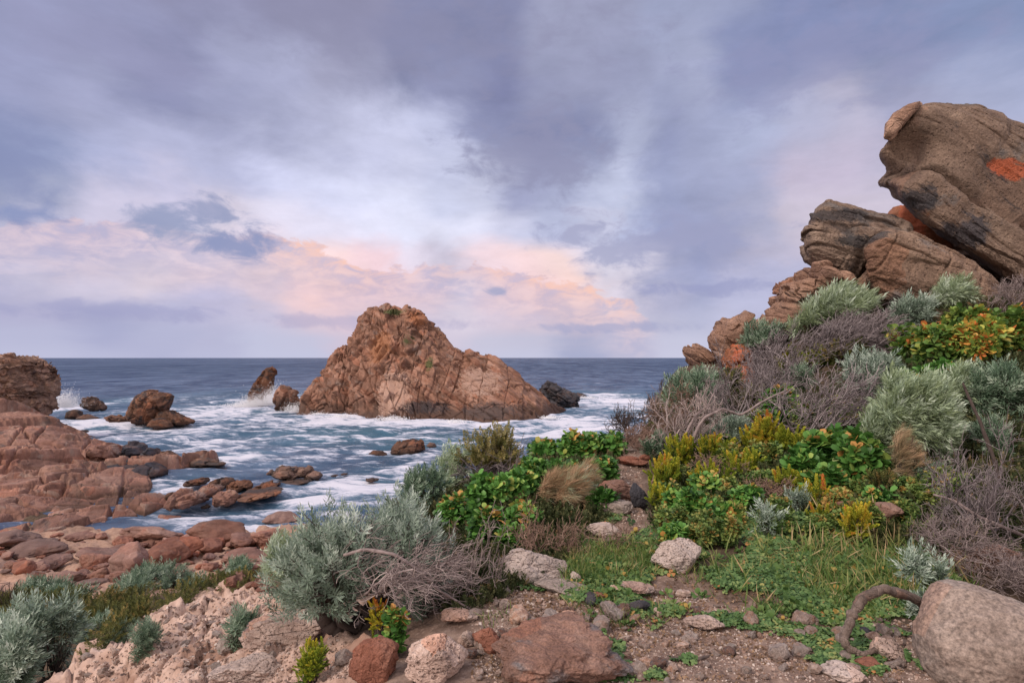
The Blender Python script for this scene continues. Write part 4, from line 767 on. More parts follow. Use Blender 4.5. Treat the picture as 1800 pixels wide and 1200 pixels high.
def leafset(az, tilt, z0, L, wd, bend=.06, shape='quad'):
    """one leaf (quad or rounded) leaving the stem at height z0"""
    if shape == 'quad': p = np.array([[0, 0, 0], [-wd, bend, .5*L], [0, 0, L], [wd, bend, .5*L]]); f = np.array([[0, 1, 2, 3]])
    elif shape == 'hair': p = np.array([[-wd, 0, 0], [wd, 0, 0], [wd*.8, bend, .5*L], [-wd*.8, bend, .5*L], [0, bend*3, L]]); f = np.array([[0, 1, 2, 3], [3, 2, 4, 4]])
    else:
        p = np.array([[0, 0, 0], [-.10, .02, .25], [.10, .02, .25], [-.27, .05, .5], [.27, .05, .5], [-.31, .10, .72], [.31, .10, .72], [-.18, .16, .94], [.18, .16, .94], [0, .02, .5], [0, .07, .75]])*np.array([wd, L, L]); f = np.array([[0, 2, 9, 1], [1, 9, 10, 3], [2, 4, 10, 9], [3, 10, 7, 5], [4, 6, 8, 10], [10, 8, 7, 7]])
    ct, st = math.cos(tilt), math.sin(tilt)
    R = rot('z', math.degrees(az))@np.array([[1, 0, 0], [0, ct, st], [0, -st, ct]])
    return p@R.T+np.array([0, 0, z0]), f
def template(n, tilts, stem, L, wd, shape='quad', bend=.06, jit=.25, seed=1):
    r = np.random.default_rng(seed); Vs, Fs, Ts, o = [], [], [], 0
    for k in range(n):
        u = k/(n-1) if n > 1 else 1; az = k*2.39996+r.normal()*.2
        v, f = leafset(az, math.radians(tilts[0]+(tilts[1]-tilts[0])*u)*r.uniform(.8, 1.2), stem*u, L*r.uniform(1-jit, 1+jit)*(1-.3*u), wd, bend, shape)
        Vs.append(v); Fs.append(f+o); Ts.append(np.full(len(v), r.normal()*.07+.12*(u-.5))); o += len(v)
    return np.concatenate(Vs), np.concatenate(Fs), np.concatenate(Ts)
TP = {'silver': [template(20, (74, 14), .8, .42, .034, seed=k) for k in range(3)],
      'hair': [template(22, (30, 4), .5, .75, .0085, 'hair', .05, seed=k+5) for k in range(3)],
      'round': [template(7, (78, 20), .35, .75, .62, 'round', seed=k+9) for k in range(3)],
      'yellow': [template(34, (55, 14), .85, .24, .06, bend=.05, seed=k+13) for k in range(3)],
      'olive': [template(22, (62, 12), .8, .26, .05, seed=k+17) for k in range(3)]}
def tubes(P, R, sides=3):
    """P (N,K,3) polylines, R (N,K) radii -> tube mesh"""
    N, K, _ = P.shape; d = np.gradient(P, axis=1); M = frames(unit(d[:, 0]+1e-9)); ax = np.repeat(M[:, None, :, 0], K, 1); dd = unit(d)
    ax = unit(ax-(ax*dd).sum(-1, keepdims=True)*dd); ay = np.cross(dd, ax); an = np.arange(sides)*2*PI/sides
    V = P[:, :, None, :]+R[:, :, None, None]*(np.cos(an)[None, None, :, None]*ax[:, :, None]+np.sin(an)[None, None, :, None]*ay[:, :, None])
    i = np.arange(N*K*sides).reshape(N, K, sides); a = i[:, :-1]; b = i[:, 1:]; a2 = np.roll(a, -1, 2); b2 = np.roll(b, -1, 2)
    return V.reshape(-1, 3), np.stack([a.ravel(), a2.ravel(), b2.ravel(), b.ravel()], 1)
def curve(A, B, K=5, sag=.12, side=.1):
    """bent lines from A to B"""
    u = np.linspace(0, 1, K)[None, :, None]; L = np.linalg.norm(B-A, axis=1)[:, None, None]
    off = unit(vr.normal(size=(len(A), 1, 3)))*side*L; return A[:, None]*(1-u)+B[:, None]*u+off*np.sin(u*PI)+np.array([0, 0, 1])*sag*L*np.sin(u*PI)+vr.normal(size=(len(A), K, 3))*L*.025*np.sin(u*PI)
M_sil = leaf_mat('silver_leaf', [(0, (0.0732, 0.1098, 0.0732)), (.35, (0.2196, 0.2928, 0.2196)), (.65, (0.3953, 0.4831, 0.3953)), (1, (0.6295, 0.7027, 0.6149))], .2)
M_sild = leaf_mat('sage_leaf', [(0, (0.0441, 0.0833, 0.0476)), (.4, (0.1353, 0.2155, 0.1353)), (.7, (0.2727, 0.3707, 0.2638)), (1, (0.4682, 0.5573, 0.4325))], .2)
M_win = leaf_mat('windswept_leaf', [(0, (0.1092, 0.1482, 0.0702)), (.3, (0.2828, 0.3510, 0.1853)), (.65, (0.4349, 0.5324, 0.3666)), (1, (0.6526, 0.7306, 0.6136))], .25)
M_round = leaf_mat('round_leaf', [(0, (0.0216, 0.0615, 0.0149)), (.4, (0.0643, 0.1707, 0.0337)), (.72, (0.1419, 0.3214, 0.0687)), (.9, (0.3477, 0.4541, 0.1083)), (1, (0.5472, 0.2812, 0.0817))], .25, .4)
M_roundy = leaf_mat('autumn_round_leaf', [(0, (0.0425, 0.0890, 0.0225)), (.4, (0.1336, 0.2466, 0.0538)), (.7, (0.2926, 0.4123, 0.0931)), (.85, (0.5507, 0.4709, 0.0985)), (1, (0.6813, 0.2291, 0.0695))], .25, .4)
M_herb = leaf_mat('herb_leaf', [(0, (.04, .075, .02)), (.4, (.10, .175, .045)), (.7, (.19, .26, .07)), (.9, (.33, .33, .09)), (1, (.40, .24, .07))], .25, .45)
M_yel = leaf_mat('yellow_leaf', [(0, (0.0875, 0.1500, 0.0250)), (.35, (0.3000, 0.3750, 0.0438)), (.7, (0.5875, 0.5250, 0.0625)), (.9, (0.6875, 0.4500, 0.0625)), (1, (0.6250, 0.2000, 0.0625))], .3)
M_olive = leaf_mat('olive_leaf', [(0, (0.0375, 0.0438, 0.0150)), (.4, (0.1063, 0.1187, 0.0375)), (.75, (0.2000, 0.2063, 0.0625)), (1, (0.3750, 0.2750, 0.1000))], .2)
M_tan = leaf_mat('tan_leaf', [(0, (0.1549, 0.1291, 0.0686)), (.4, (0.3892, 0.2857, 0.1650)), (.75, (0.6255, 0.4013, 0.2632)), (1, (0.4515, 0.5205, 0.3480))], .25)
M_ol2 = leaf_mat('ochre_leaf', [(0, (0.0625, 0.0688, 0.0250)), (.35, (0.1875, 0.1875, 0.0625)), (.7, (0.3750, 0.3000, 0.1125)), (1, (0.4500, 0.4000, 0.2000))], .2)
M_barkb = rock_mat('branch_bark', [(.13, .09, .075), (.24, .18, .15), (.36, .28, .245)], 14, dark=(.07, .05, .045), dark_th=.62, bdist=.012, bstr=1.0, blk=.2, crk=.3)
M_bark = leaf_mat('bark', [(0, (.045, .033, .03)), (1, (.12, .09, .08))], 0, .9)
M_twig = leaf_mat('dead_twig', [(0, (0.0840, 0.0600, 0.0600)), (.5, (0.2400, 0.1860, 0.1800)), (1, (0.4560, 0.3720, 0.3480))], 0, .9)
M_twigp = leaf_mat('mauve_twig', [(0, (.06, .046, .047)), (.5, (.19, .155, .16)), (1, (.42, .36, .36))], 0, .9)
M_twigb = leaf_mat('brown_twig', [(0, (0.0840, 0.0504, 0.0396)), (.5, (0.2400, 0.1500, 0.1140)), (1, (0.4320, 0.3000, 0.2400))], 0, .9)
WIND = np.array([.75, .1, .12])
SPEC = {  # material, template, sprig size (photo px), template tint spread, upward bias, wind
 'silver': (M_sil, 'silver', 30, .22, .55, .12), 'sage': (M_sild, 'silver', 24, .22, .5, .2), 'wind': (M_win, 'hair', 30, .2, .2, .9), 'round': (M_round, 'round', 24, .20, .8, 0), 'autumn': (M_roundy, 'round', 26, .25, .8, 0),
 'herb': (M_herb, 'round', 13, .24, .8, 0), 'yellow': (M_yel, 'yellow', 28, .22, .8, .05), 'olive': (M_olive, 'olive', 20, .22, .7, .1), 'tan': (M_tan, 'hair', 36, .25, .1, 1.9), 'ochre': (M_ol2, 'olive', 22, .25, .9, .05)}
def plant(kind, name, label, cat, px, pyb, w, h, n=None, size=None, dep=.85, lean=0, flat=0, group=None, tbias=0, lobes=7, stems=True, Y=None, lift=.1, bark=None):
    mat, tp, sz, tsp, upb, wind = SPEC[kind]; size = (size or sz)*(.8 if kind in ('wind', 'tan') else 1)
    p = hit(px, pyb) if Y is None else W(px, pyb, Y)
    if p is None: print('miss', label); return
    s = p[1]/F; wm_, hm, dm = w*s/2, h*s, w*s/2*dep; n = (int(n*1.6) if kind in ('wind', 'tan') else n) if n else int(np.clip(w*h/26*(24/size)**1.4, 40, 900))
    # crown: overlapping lobes on a dome
    k = lobes; ca = vr.uniform(0, 6.28, k); cr = np.sqrt(vr.uniform(0, 1, k))*.62; lc = np.stack([np.cos(ca)*cr, np.sin(ca)*cr, vr.uniform(.35, .62, k)*(1-.35*cr)], 1); lr = vr.uniform(.28, .42, k)
    li = vr.integers(0, k, n); dv = unit(vr.normal(size=(n, 3))+np.array([0, -.15, .35])); rad = vr.uniform(.35, 1, n)**.5
    q = lc[li]+dv*(lr[li]*rad)[:, None]; q[:, 2] = np.clip(q[:, 2], lift, None); q[:, 2] *= 1/(.80+.12*vr.random(n)); q[:, 2] = np.clip(q[:, 2], 0, 1.03)
    dn = dv+np.array([0, 0, upb])+WIND*wind+vr.normal(size=(n, 3))*(.38 if tp == 'hair' else .25)
    pos = q*np.array([wm_, dm, hm]); pos[:, 0] += lean*pos[:, 2]
    pos += p; g = gz(pos[:, 0], pos[:, 1]); off = np.clip(g-p[2], -hm*.8, hm*1.5); pos[:, 2] += off*(1-.55*np.clip(q[:, 2], 0, 1)); pos[:, 2] = np.maximum(pos[:, 2], g+.02*size*s)
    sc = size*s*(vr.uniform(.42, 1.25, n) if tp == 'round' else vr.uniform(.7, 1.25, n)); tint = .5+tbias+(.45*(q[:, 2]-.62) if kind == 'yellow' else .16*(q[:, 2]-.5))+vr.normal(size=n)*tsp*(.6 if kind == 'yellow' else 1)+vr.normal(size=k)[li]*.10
    T = TP[tp] if kind != 'wind' else TP['hair'][:1]+TP['silver'][:2]; L = []
    for j in range(len(T)):
        mk_ = np.arange(n) % len(T) == j; L.append(put(*T[j], pos[mk_]-unit(dn[mk_])*sc[mk_][:, None]*.4, dn[mk_], sc[mk_], tint[mk_]))
    V, Fs, tt = joinm(L)
    root = tag(empty(name, p), label, cat, group)
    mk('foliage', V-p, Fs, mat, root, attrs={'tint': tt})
    if stems:
        base = p+np.stack([vr.normal(size=k)*.10*wm_, vr.normal(size=k)*.10*dm, np.full(k, -.04)], 1); cen = lc*np.array([wm_, dm, hm])+p; cen[:, 0] += lean*lc[:, 2]*hm
        c1 = curve(base, cen, 6, .05, .15); r1 = np.linspace(1, .55, 6)[None]*vr.uniform(.7, 1.3, (k, 1))*max(.006, .016*wm_*2)
        m_ = min(n, 140); ix = vr.choice(n, m_, replace=False); c2 = curve(c1[li[ix], 3], pos[ix], 5, .05, .12); r2 = np.linspace(1, .4, 5)[None]*np.full((m_, 1), max(.0025, .0055*wm_*2))
        a, fa = tubes(c1, r1, 5); b, fb = tubes(c2, r2, 3)
        mk('branches', np.concatenate([a, b])-p, [fa, fb+len(a)], bark or M_bark, root, attrs={'tint': np.repeat(vr.random(k+m_), [30]*k+[15]*m_)})
    return root
def grow(st, d, L, K, wig, up, wind):
    P = [st]; d = unit(d)
    for k in range(K-1): d = unit(d+vr.normal(size=d.shape)*wig+np.array([0, 0, up])+WIND*wind); P.append(P[-1]+d*(L/(K-1))[:, None])
    return np.stack(P, 1), d
def twigbush(name, label, cat, px, pyb, w, h, mat=None, n0=8, c=(5, 4, 3), thick=1.0, wind=.0, up=.06, spread=1.0, dep=.9, group=None, tbias=0, wig=.22, Y=None, minr=.0022, drop=0):
    p = hit(px, pyb) if Y is None else W(px, pyb, Y); s = p[1]/F; wm_, hm = w*s, h*s; mat = mat or M_twig
    a = vr.uniform(0, 6.28, n0); d = np.stack([np.cos(a)*spread, np.sin(a)*spread*dep, np.full(n0, 1.0)], 1)+vr.normal(size=(n0, 3))*.2
    st = np.stack([vr.normal(size=n0)*.06, vr.normal(size=n0)*.06, np.zeros(n0)], 1); P, dl = grow(st, d, vr.uniform(.55, .8, n0), 6, wig*.7, up, wind*.4); allP, allR = [P], [np.linspace(1, .6, 6)[None]*vr.uniform(.8, 1.3, (n0, 1))*.016*thick]
    rad, ln = .009, .42
    for lev, ch in enumerate(c):
        N = len(P)*ch; ip = np.repeat(np.arange(len(P)), ch); kk = vr.integers(2, P.shape[1], N); st = P[ip, kk]; dd = unit(P[ip, kk]-P[ip, kk-1]); dd = unit(dd+vr.normal(size=(N, 3))*.65)
        P, _ = grow(st, dd, vr.uniform(.5, 1.1, N)*ln, 5, wig, up*.6-drop, wind*.5); allP.append(P); allR.append(np.linspace(1, .45, 5)[None]*vr.uniform(.7, 1.3, (N, 1))*rad*thick); rad *= .62; ln *= .68
    ext = np.concatenate([q.reshape(-1, 3) for q in allP]); lo, hi = np.percentile(ext, 1.5, 0), np.percentile(ext, 98.5, 0); sc = np.array([wm_/(hi[0]-lo[0]), wm_*dep/(hi[1]-lo[1]), hm/max(hi[2], .1)]); cx = (lo+hi)/2; cx[2] = 0
    Vs, Fs, Ts, o = [], [], [], 0
    sm = float(np.mean(sc))
    for q, r in zip(allP, allR):
        q = (q-cx*np.array([1, 1, 0]))*sc; g = gz(q[..., 0]+p[0], q[..., 1]+p[1])-p[2]; q[..., 2] = np.maximum(q[..., 2]+np.clip(g, -hm*.4, hm)*.6, g+.004)
        v, f = tubes(q, np.maximum(r*sm, minr*p[1]/5), 3 if r.max() < .012 else 5); Vs.append(v); Fs.append(f+o); o += len(v); Ts.append(np.repeat(np.clip(.5+tbias+vr.normal(size=len(q))*.22, 0, 1), len(v)//len(q)))
    return tag(mk(name, np.concatenate(Vs)+p, Fs, mat, loc=p, attrs={'tint': np.concatenate(Ts)}), label, cat, group)
def bent(name, label, cat, pts, rad, mat, K=60, parts=None):
    """a bare branch through points (px, py, distance)"""
    P = np.array([W(*q) for q in pts]); u = np.linspace(0, len(P)-1, K); tt = np.arange(len(P)); C = np.stack([np.interp(u, tt, P[:, k]) for k in range(3)], 1)
    for _ in range(6): C[1:-1] = (C[:-2]+2*C[1:-1]+C[2:])/4
    C += np.stack([fbm(np.stack([u*1.3, 0*u+k*9.1, 0*u], 1), 3, 77+k) for k in range(3)], 1)*rad*.5
    r = np.interp(u, np.linspace(0, len(P)-1, 4), [rad*.9, rad, rad*.8, rad*.45])*(1+fbm(np.stack([u*3, 0*u, 0*u], 1), 3, 78)*.45)
    V, Q = tubes(C[None], r[None], 10); c0 = C[0]
    return tag(mk(name, V, [Q], mat, loc=c0, attrs={'tint': np.clip(.5+fbm(V*40, 3, 79)*.5, 0, 1)}), label, cat)

# ---- the big silver bush in front and its dead crown
plant('silver', 'silver_bush', 'largest silver grey bush, left of the path, over a dark crooked trunk', 'bush', 622, 1105, 385, 232, 950, 34, .8, lobes=13, lift=.25, tbias=.06)
plant('wind', 'windblown_bush', 'soft grey green windblown bush at the left side of the large silver one', 'bush', 512, 1010, 120, 118, 260, 40, .9, tbias=-.05, Y=4.9)
plant('sage', 'sage_bush', 'green silver drooping tips hanging over the limestone below the large silver bush', 'bush', 440, 1115, 90, 62, 130, 30, .8, Y=4.6, tbias=.05)
plant('silver', 'silver_bush', 'pale silver bush just behind the largest silver one', 'bush', 715, 985, 130, 118, 240, 28, .8)
plant('silver', 'silver_bush', 'low silver bush hanging down in front of the dead twigs', 'bush', 745, 1085, 110, 100, 120, 30, .8, tbias=-.05)
bent('trunk', 'dark crooked trunk of the large silver bush', 'trunk', [(612, 1112, 4.15), (575, 1100, 4.1), (562, 1070, 4.1), (556, 1035, 4.15), (575, 990, 4.3)], .05, M_bark)
twigbush('dead_bush', 'tangle of bare grey twigs lying over the right half of the large silver bush', 'dead bush', 712, 1015, 230, 95, M_twig, 9, (6, 5, 4), 1.0, .5, -.02, 1.8, Y=3.85, tbias=.1, wig=.28)
twigbush('dead_bush', 'spray of thin bare twigs between the silver bush and the limestone block', 'dead bush', 820, 1045, 150, 130, M_twig, 9, (5, 4, 3), .8, .2, 0, 1.6, Y=4.2, tbias=.05, wig=.26)
bent('bare_branch', 'pale bare branch trailing from the twig tangle down to the path', 'branch', [(605, 975, 3.8), (640, 965, 3.75), (690, 972, 3.7), (735, 1000, 3.7), (770, 1035, 3.75), (800, 1055, 3.8), (850, 1082, 3.85)], .012, M_twig)
plant('yellow', 'leafy_plant', 'yellow green leafy plant at the foot of the large silver bush', 'plant', 545, 1195, 100, 66, 230, 17, tbias=-.25, Y=3.35)
plant('round', 'leafy_plant', 'bright green leafy stem between the red rock and the white pitted lump', 'plant', 692, 1175, 58, 100, 60, 24, .6, tbias=.08, Y=3.4)
plant('yellow', 'leafy_plant', 'orange yellow sprig in the dark hollow under the large silver bush', 'plant', 668, 1115, 44, 72, 70, 18, tbias=.2, Y=3.75)
plant('silver', 'silver_bush', 'grey silver bush at the bottom left corner', 'bush', 62, 1250, 185, 172, 520, 36, .9, lobes=9, Y=6.6, tbias=-.02)
plant('sage', 'sage_bush', 'grey green bush at the left edge behind the corner one', 'bush', -10, 1140, 110, 80, 160, 28, Y=8.2)

# ---- bushes on the edge above the cove
plant('sage', 'sage_bush', 'dark rounded sage bush on the edge above the cove', 'bush', 735, 905, 115, 92, 300, 22, tbias=-.1)
plant('wind', 'windblown_bush', 'pale blurred bush between the dark sage one and the ochre topped one', 'bush', 800, 868, 74, 92, 120, 30, tbias=.05)
plant('ochre', 'ochre_bush', 'ochre topped bush with bare purple stems above the cove', 'bush', 868, 862, 140, 112, 420, 24, lobes=9, lift=.45, bark=M_twigp)
twigbush('dead_bush', 'bare purple stems under the ochre topped bush', 'dead bush', 868, 868, 125, 80, M_twigp, 10, (5, 4), .9, 0, .05, 1.0, tbias=-.1)
for i, (px, py, w, h, lb) in enumerate([(800, 935, 95, 58, 'glossy round leaved shrub right behind the pale silver bush'), (850, 900, 105, 60, 'glossy round leaved shrub in the middle of the green bed'), (900, 885, 95, 60, 'glossy round leaved shrub below the bare purple stems'), (950, 860, 105, 62, 'glossy round leaved shrub left of the tan windblown tuft'), (850, 960, 95, 66, 'deep green round leaved shrub behind the dead twig spray'), (915, 935, 85, 55, 'green round leaved shrub just above the limestone block'), (960, 815, 80, 42, 'green shrub on the skyline right of the ochre topped bush'), (1010, 810, 90, 48, 'green shrub on the skyline above the tan tuft'), (1060, 810, 80, 50, 'green shrub on the skyline beside the path crest'), (1055, 855, 75, 52, 'green shrub between the tan tuft and the path'), (1000, 850, 70, 40, 'green shrub right behind the tan tuft'), (905, 968, 60, 46, 'round leaved sprig with orange leaves leaning over the limestone block'), (1060, 900, 50, 40, 'small green shrub at the path edge below the tan tuft')]):
    plant('round', 'round_leaf_shrub', lb, 'shrub', px, py, w, h, int(w*h/26), 20 if py < 870 else 24, .9, tbias=.06 if i in (5, 11) else (.04 if py < 830 else -.04), stems=i == 11, lobes=9)
plant('tan', 'tan_tuft', 'tan and pink tuft of fine stems swept sideways by the wind', 'tuft', 985, 905, 115, 88, 330, 40, lobes=6, lean=.25)
plant('wind', 'windblown_bush', 'small green tip streaming from the tan tuft', 'bush', 1025, 850, 45, 38, 60, 30, Y=6.6)
twigbush('dead_bush', 'brown dead twigs heaped right of the limestone block', 'dead bush', 965, 985, 120, 85, M_twigb, 10, (5, 4, 4), .9, .1, -.04, 1.8, tbias=-.05, wig=.28)
twigbush('dead_bush', 'flat mat of brown dead stems lying across the path', 'dead bush', 1085, 950, 150, 34, M_twigb, 10, (5, 5, 3), 1.1, .2, -.12, 3.0, tbias=.1, wig=.2)

# ---- the right hand slope
plant('sage', 'sage_bush', 'broad windswept sage bush at the seaward end of the slope', 'bush', 1228, 742, 135, 98, 420, 26, lobes=9)
plant('sage', 'sage_bush', 'small round dark sage bush beside the path crest', 'bush', 1156, 808, 54, 46, 150, 20, tbias=-.08)
plant('silver', 'silver_bush', 'low silver bush above the yellow plants', 'bush', 1290, 782, 100, 46, 220, 22)
plant('sage', 'sage_bush', 'dark topped sage bush on bare stems below the orange boulders', 'bush', 1345, 648, 78, 86, 200, 24, lift=.55, bark=M_twigp)
plant('wind', 'windblown_bush', 'long windblown silver green bush under the fractured boulder', 'bush', 1462, 590, 175, 84, 420, 40, lobes=9, lift=.5)
plant('wind', 'windblown_bush', 'smaller windblown tuft at the left end of the long windblown bush', 'bush', 1410, 560, 60, 52, 90, 34, lift=.4)
plant('silver', 'silver_bush', 'bright silver bush at the mouth of the cave', 'bush', 1608, 580, 92, 56, 200, 26)
plant('wind', 'windblown_bush', 'pale tuft against the banded boulder', 'bush', 1665, 540, 92, 52, 200, 30)
plant('silver', 'silver_bush', 'silver bush sprawling down in the middle of the slope', 'bush', 1525, 700, 112, 80, 300, 24, lobes=9)
plant('sage', 'sage_bush', 'grey sage bush on the slope under the sprawling silver one', 'bush', 1560, 690, 60, 50, 120, 22)
plant('wind', 'windblown_bush', 'large blurred green and orange windblown bush on the right of the slope', 'bush', 1598, 815, 175, 150, 620, 44, lobes=10, tbias=-.02)
plant('tan', 'tan_tuft', 'ochre windblown tuft at the heart of the large blurred bush', 'tuft', 1585, 800, 80, 75, 150, 34, Y=6.6)
plant('wind', 'windblown_bush', 'upper windblown bush above the large blurred one', 'bush', 1680, 740, 130, 90, 330, 38)
plant('sage', 'sage_bush', 'dark sage bush at the right edge of the picture', 'bush', 1765, 735, 125, 98, 360, 28, lobes=9)
plant('silver', 'silver_sprigs', 'upright silver sprigs behind the bent branch', 'plant', 1628, 1035, 100, 78, 80, 34, tbias=.1, lift=.2)
plant('silver', 'silver_sprigs', 'small silver sprigs low beside the large rounded boulder', 'plant', 1612, 1082, 50, 42, 34, 30, tbias=.05)
plant('silver', 'silver_sprigs', 'silver sprigs standing among the clover', 'plant', 1345, 945, 74, 58, 60, 26, tbias=.02)
plant('silver', 'silver_sprigs', 'pale sprigs beside the yellow tips in the clover', 'plant', 1402, 905, 50, 48, 40, 24, tbias=.05)
for i, (px, py, w, h, lb, kd) in enumerate([(1640, 640, 120, 62, 'green and orange round leaved shrub in the middle below the cave', 'autumn'), (1720, 630, 120, 70, 'green and orange round leaved shrub right of the middle one', 'autumn'), (1785, 610, 90, 70, 'round leaved shrub at the right edge under the great slab', 'autumn'), (1590, 625, 70, 52, 'yellowing round leaved shrub nearest the cave mouth', 'autumn'), (1690, 585, 100, 46, 'round leaved shrub behind, against the banded boulder', 'autumn'), (1650, 680, 100, 46, 'dark round leaved shrub under the green and orange ones', 'round'), (1600, 690, 60, 40, 'small green shrub left of the dark round leaved one', 'round'), (1460, 830, 95, 74, 'large round leaved shrub on the left of the big leaved group', 'round'), (1515, 850, 90, 84, 'large round leaved shrub under the blurred bush', 'round'), (1410, 850, 80, 62, 'round leaved shrub behind the yellow tips', 'round'), (1450, 880, 90, 56, 'low round leaved shrub at the front of the big leaved group', 'round'), (1370, 740, 90, 60, 'deep green shrub hidden among the mauve twigs', 'round'), (1200, 920, 95, 62, 'green shrub at the path edge below the yellow plants', 'round'), (1260, 930, 90, 56, 'green shrub right of the path edge one', 'round'), (1240, 880, 80, 50, 'green shrub under the first yellow plant', 'round'), (1320, 900, 80, 50, 'small leaved green shrub in the centre of the yellow plants', 'round'), (1190, 955, 80, 36, 'low green shrub just behind the holed limestone', 'round'), (1540, 900, 70, 40, 'sparse green shrub by the dark twigs', 'round')]):
    plant(kd, 'round_leaf_shrub', lb, 'shrub', px, py, w, h, int(w*h/(22 if kd == 'autumn' else 30)), 22 if i < 7 else (30 if 6 < i < 11 else 22), .9, tbias=0, stems=i in (0, 1, 7, 8), lobes=9)
for i, (px, py, w, h, lb) in enumerate([(1175, 865, 85, 62, 'yellow green plant leaning over the path'), (1195, 825, 75, 58, 'yellow plant in front of the pale dead bush'), (1250, 822, 80, 56, 'yellow green plant right of the pale dead bush'), (1335, 800, 90, 72, 'tallest yellow plant in the middle of the slope'), (1390, 800, 60, 50, 'yellow plant right of the tallest one'), (1300, 845, 80, 50, 'olive yellow plant below the tallest one'), (1430, 900, 64, 52, 'bright yellow green tips in front of the big leaved group'), (1385, 870, 66, 46, 'orange yellow tips behind the pale sprigs'), (1160, 905, 54, 48, 'orange tipped plant at the dark stone on the path'), (1498, 955, 62, 74, 'brightest yellow tuft standing alone before the dark twigs'), (1440, 925, 40, 34, 'small yellow tips left of the brightest tuft'), (1250, 865, 90, 46, 'yellow olive plant on the left of the slope'), (1385, 650, 46, 36, 'small yellow green plant under the dark topped sage bush'), (1430, 655, 60, 40, 'ochre plant over the mauve twigs')]):
    plant('yellow', 'yellow_plant', lb, 'plant', px, py, w, h, int(w*h/52), 24, .9, tbias=(.10 if i in (9, 3) else -.10), lobes=9, lift=.1)
twigbush('dead_bush', 'pale branching dead bush beside the path crest', 'dead bush', 1208, 815, 120, 125, M_twig, 7, (5, 4, 4), 1.2, .05, .1, .8, tbias=.25, wig=.25)
bent('bare_branch', 'pale twisted limb reaching right from the pale dead bush', 'branch', [(1212, 810, 8.6), (1218, 770, 8.6), (1235, 735, 8.6), (1262, 722, 8.7), (1275, 718, 8.7), (1300, 731, 8.8), (1318, 720, 8.8), (1350, 700, 8.9), (1378, 688, 9)], .024, M_twig)
bent('bare_branch', 'second pale limb curling up from the dead bush', 'branch', [(1205, 812, 8.7), (1204, 765, 8.7), (1222, 730, 8.8), (1245, 712, 8.9), (1255, 690, 9)], .02, M_twig)
for i, (px, py, w, h, m_, lb, wd_) in enumerate([(1305, 745, 150, 125, M_twigp, 'tall mauve twig bush below the orange boulders', 0), (1360, 700, 110, 100, M_twigp, 'mauve twig bush under the dark topped sage bush', 0), (1440, 770, 190, 125, M_twigp, 'widest mauve twig bush in the middle of the slope', .25), (1430, 640, 150, 80, M_twigp, 'soft mauve twigs under the long windblown bush', .5), (1510, 625, 130, 70, M_twigp, 'mauve twig bush at the right end of the long windblown bush', .5), (1740, 960, 190, 185, M_twigp, 'big dark twig bush at the right edge with a leaning branch', .1), (1700, 990, 190, 80, M_twig, 'bare twigs fallen above the large rounded boulder', .2), (1785, 545, 90, 60, M_twig, 'pale bare twigs at the right edge beneath the great slab', 0), (1105, 775, 70, 62, M_bark, 'thin dark bare bush against the sea at the path crest', 0), (1150, 745, 50, 60, M_bark, 'dark bare twigs on the seaward edge of the slope', 0), (1180, 760, 90, 80, M_twigb, 'brown dry bush at the seaward edge', 0), (1130, 785, 90, 40, M_twigb, 'low brown dry scrub at the crest', .1), (1260, 850, 90, 50, M_twigb, 'brown dry stems among the yellow plants', .1), (1350, 885, 80, 44, M_twigb, 'dry stems behind the silver sprigs', .1), (1680, 720, 80, 70, M_twig, 'pale bare stems in the green and orange shrubs', 0), (1560, 610, 110, 44, M_twigp, 'low mauve stems under the bright silver bush', .1), (1770, 1040, 130, 60, M_twig, 'bare twigs right behind the large rounded boulder', .1), (1690, 1010, 80, 40, M_twigb, 'brown dry twigs beside the lichen spotted stone', .1)]):
    twigbush('dead_bush', lb, 'dead bush', px, py, w, h, m_, 9, (6, 5, 4) if w > 100 else (5, 4, 3), .95, wd_, .05, 1.1, tbias=.05, wig=.24, minr=.0018)
bent('bare_branch', 'dark leaning branch standing in the big twig bush at the right edge', 'branch', [(1765, 880, 6.2), (1745, 800, 6.2), (1722, 740, 6.25), (1700, 690, 6.3), (1692, 672, 6.3)], .02, M_bark)
bent('bare_branch', 'long grey branch slanting through the twig bush at the right edge', 'branch', [(1810, 945, 5), (1760, 925, 5), (1715, 905, 5.05), (1680, 880, 5.1), (1640, 868, 5.2)], .017, M_twig)
bent('bent_branch', 'thick bent branch arching out of the ground beside the large rounded boulder', 'branch', [(1640, 1072, 3.55), (1600, 1048, 3.5), (1556, 1034, 3.45), (1525, 1045, 3.42), (1505, 1065, 3.38), (1492, 1095, 3.35), (1482, 1125, 3.3), (1495, 1142, 3.28), (1515, 1150, 3.26), (1545, 1140, 3.26)], .030, M_barkb, 120)
bent('stick', 'dark stick lying on the bare soil of the path', 'stick', [(1180, 1156, 3.27), (1200, 1160, 3.25), (1230, 1158, 3.25), (1252, 1150, 3.3)], .014, M_bark, 30)
bent('bare_branch', 'thin arched stem at the path edge left of the yellow plants', 'branch', [(1143, 858, 7.4), (1152, 830, 7.4), (1165, 813, 7.45), (1182, 806, 7.5)], .016, M_twigb, 30)
bent('bare_branch', 'small dark root lying on the limestone slope', 'branch', [(245, 1150, 5.6), (258, 1130, 5.7), (272, 1112, 5.9), (276, 1100, 6)], .02, M_bark, 30)

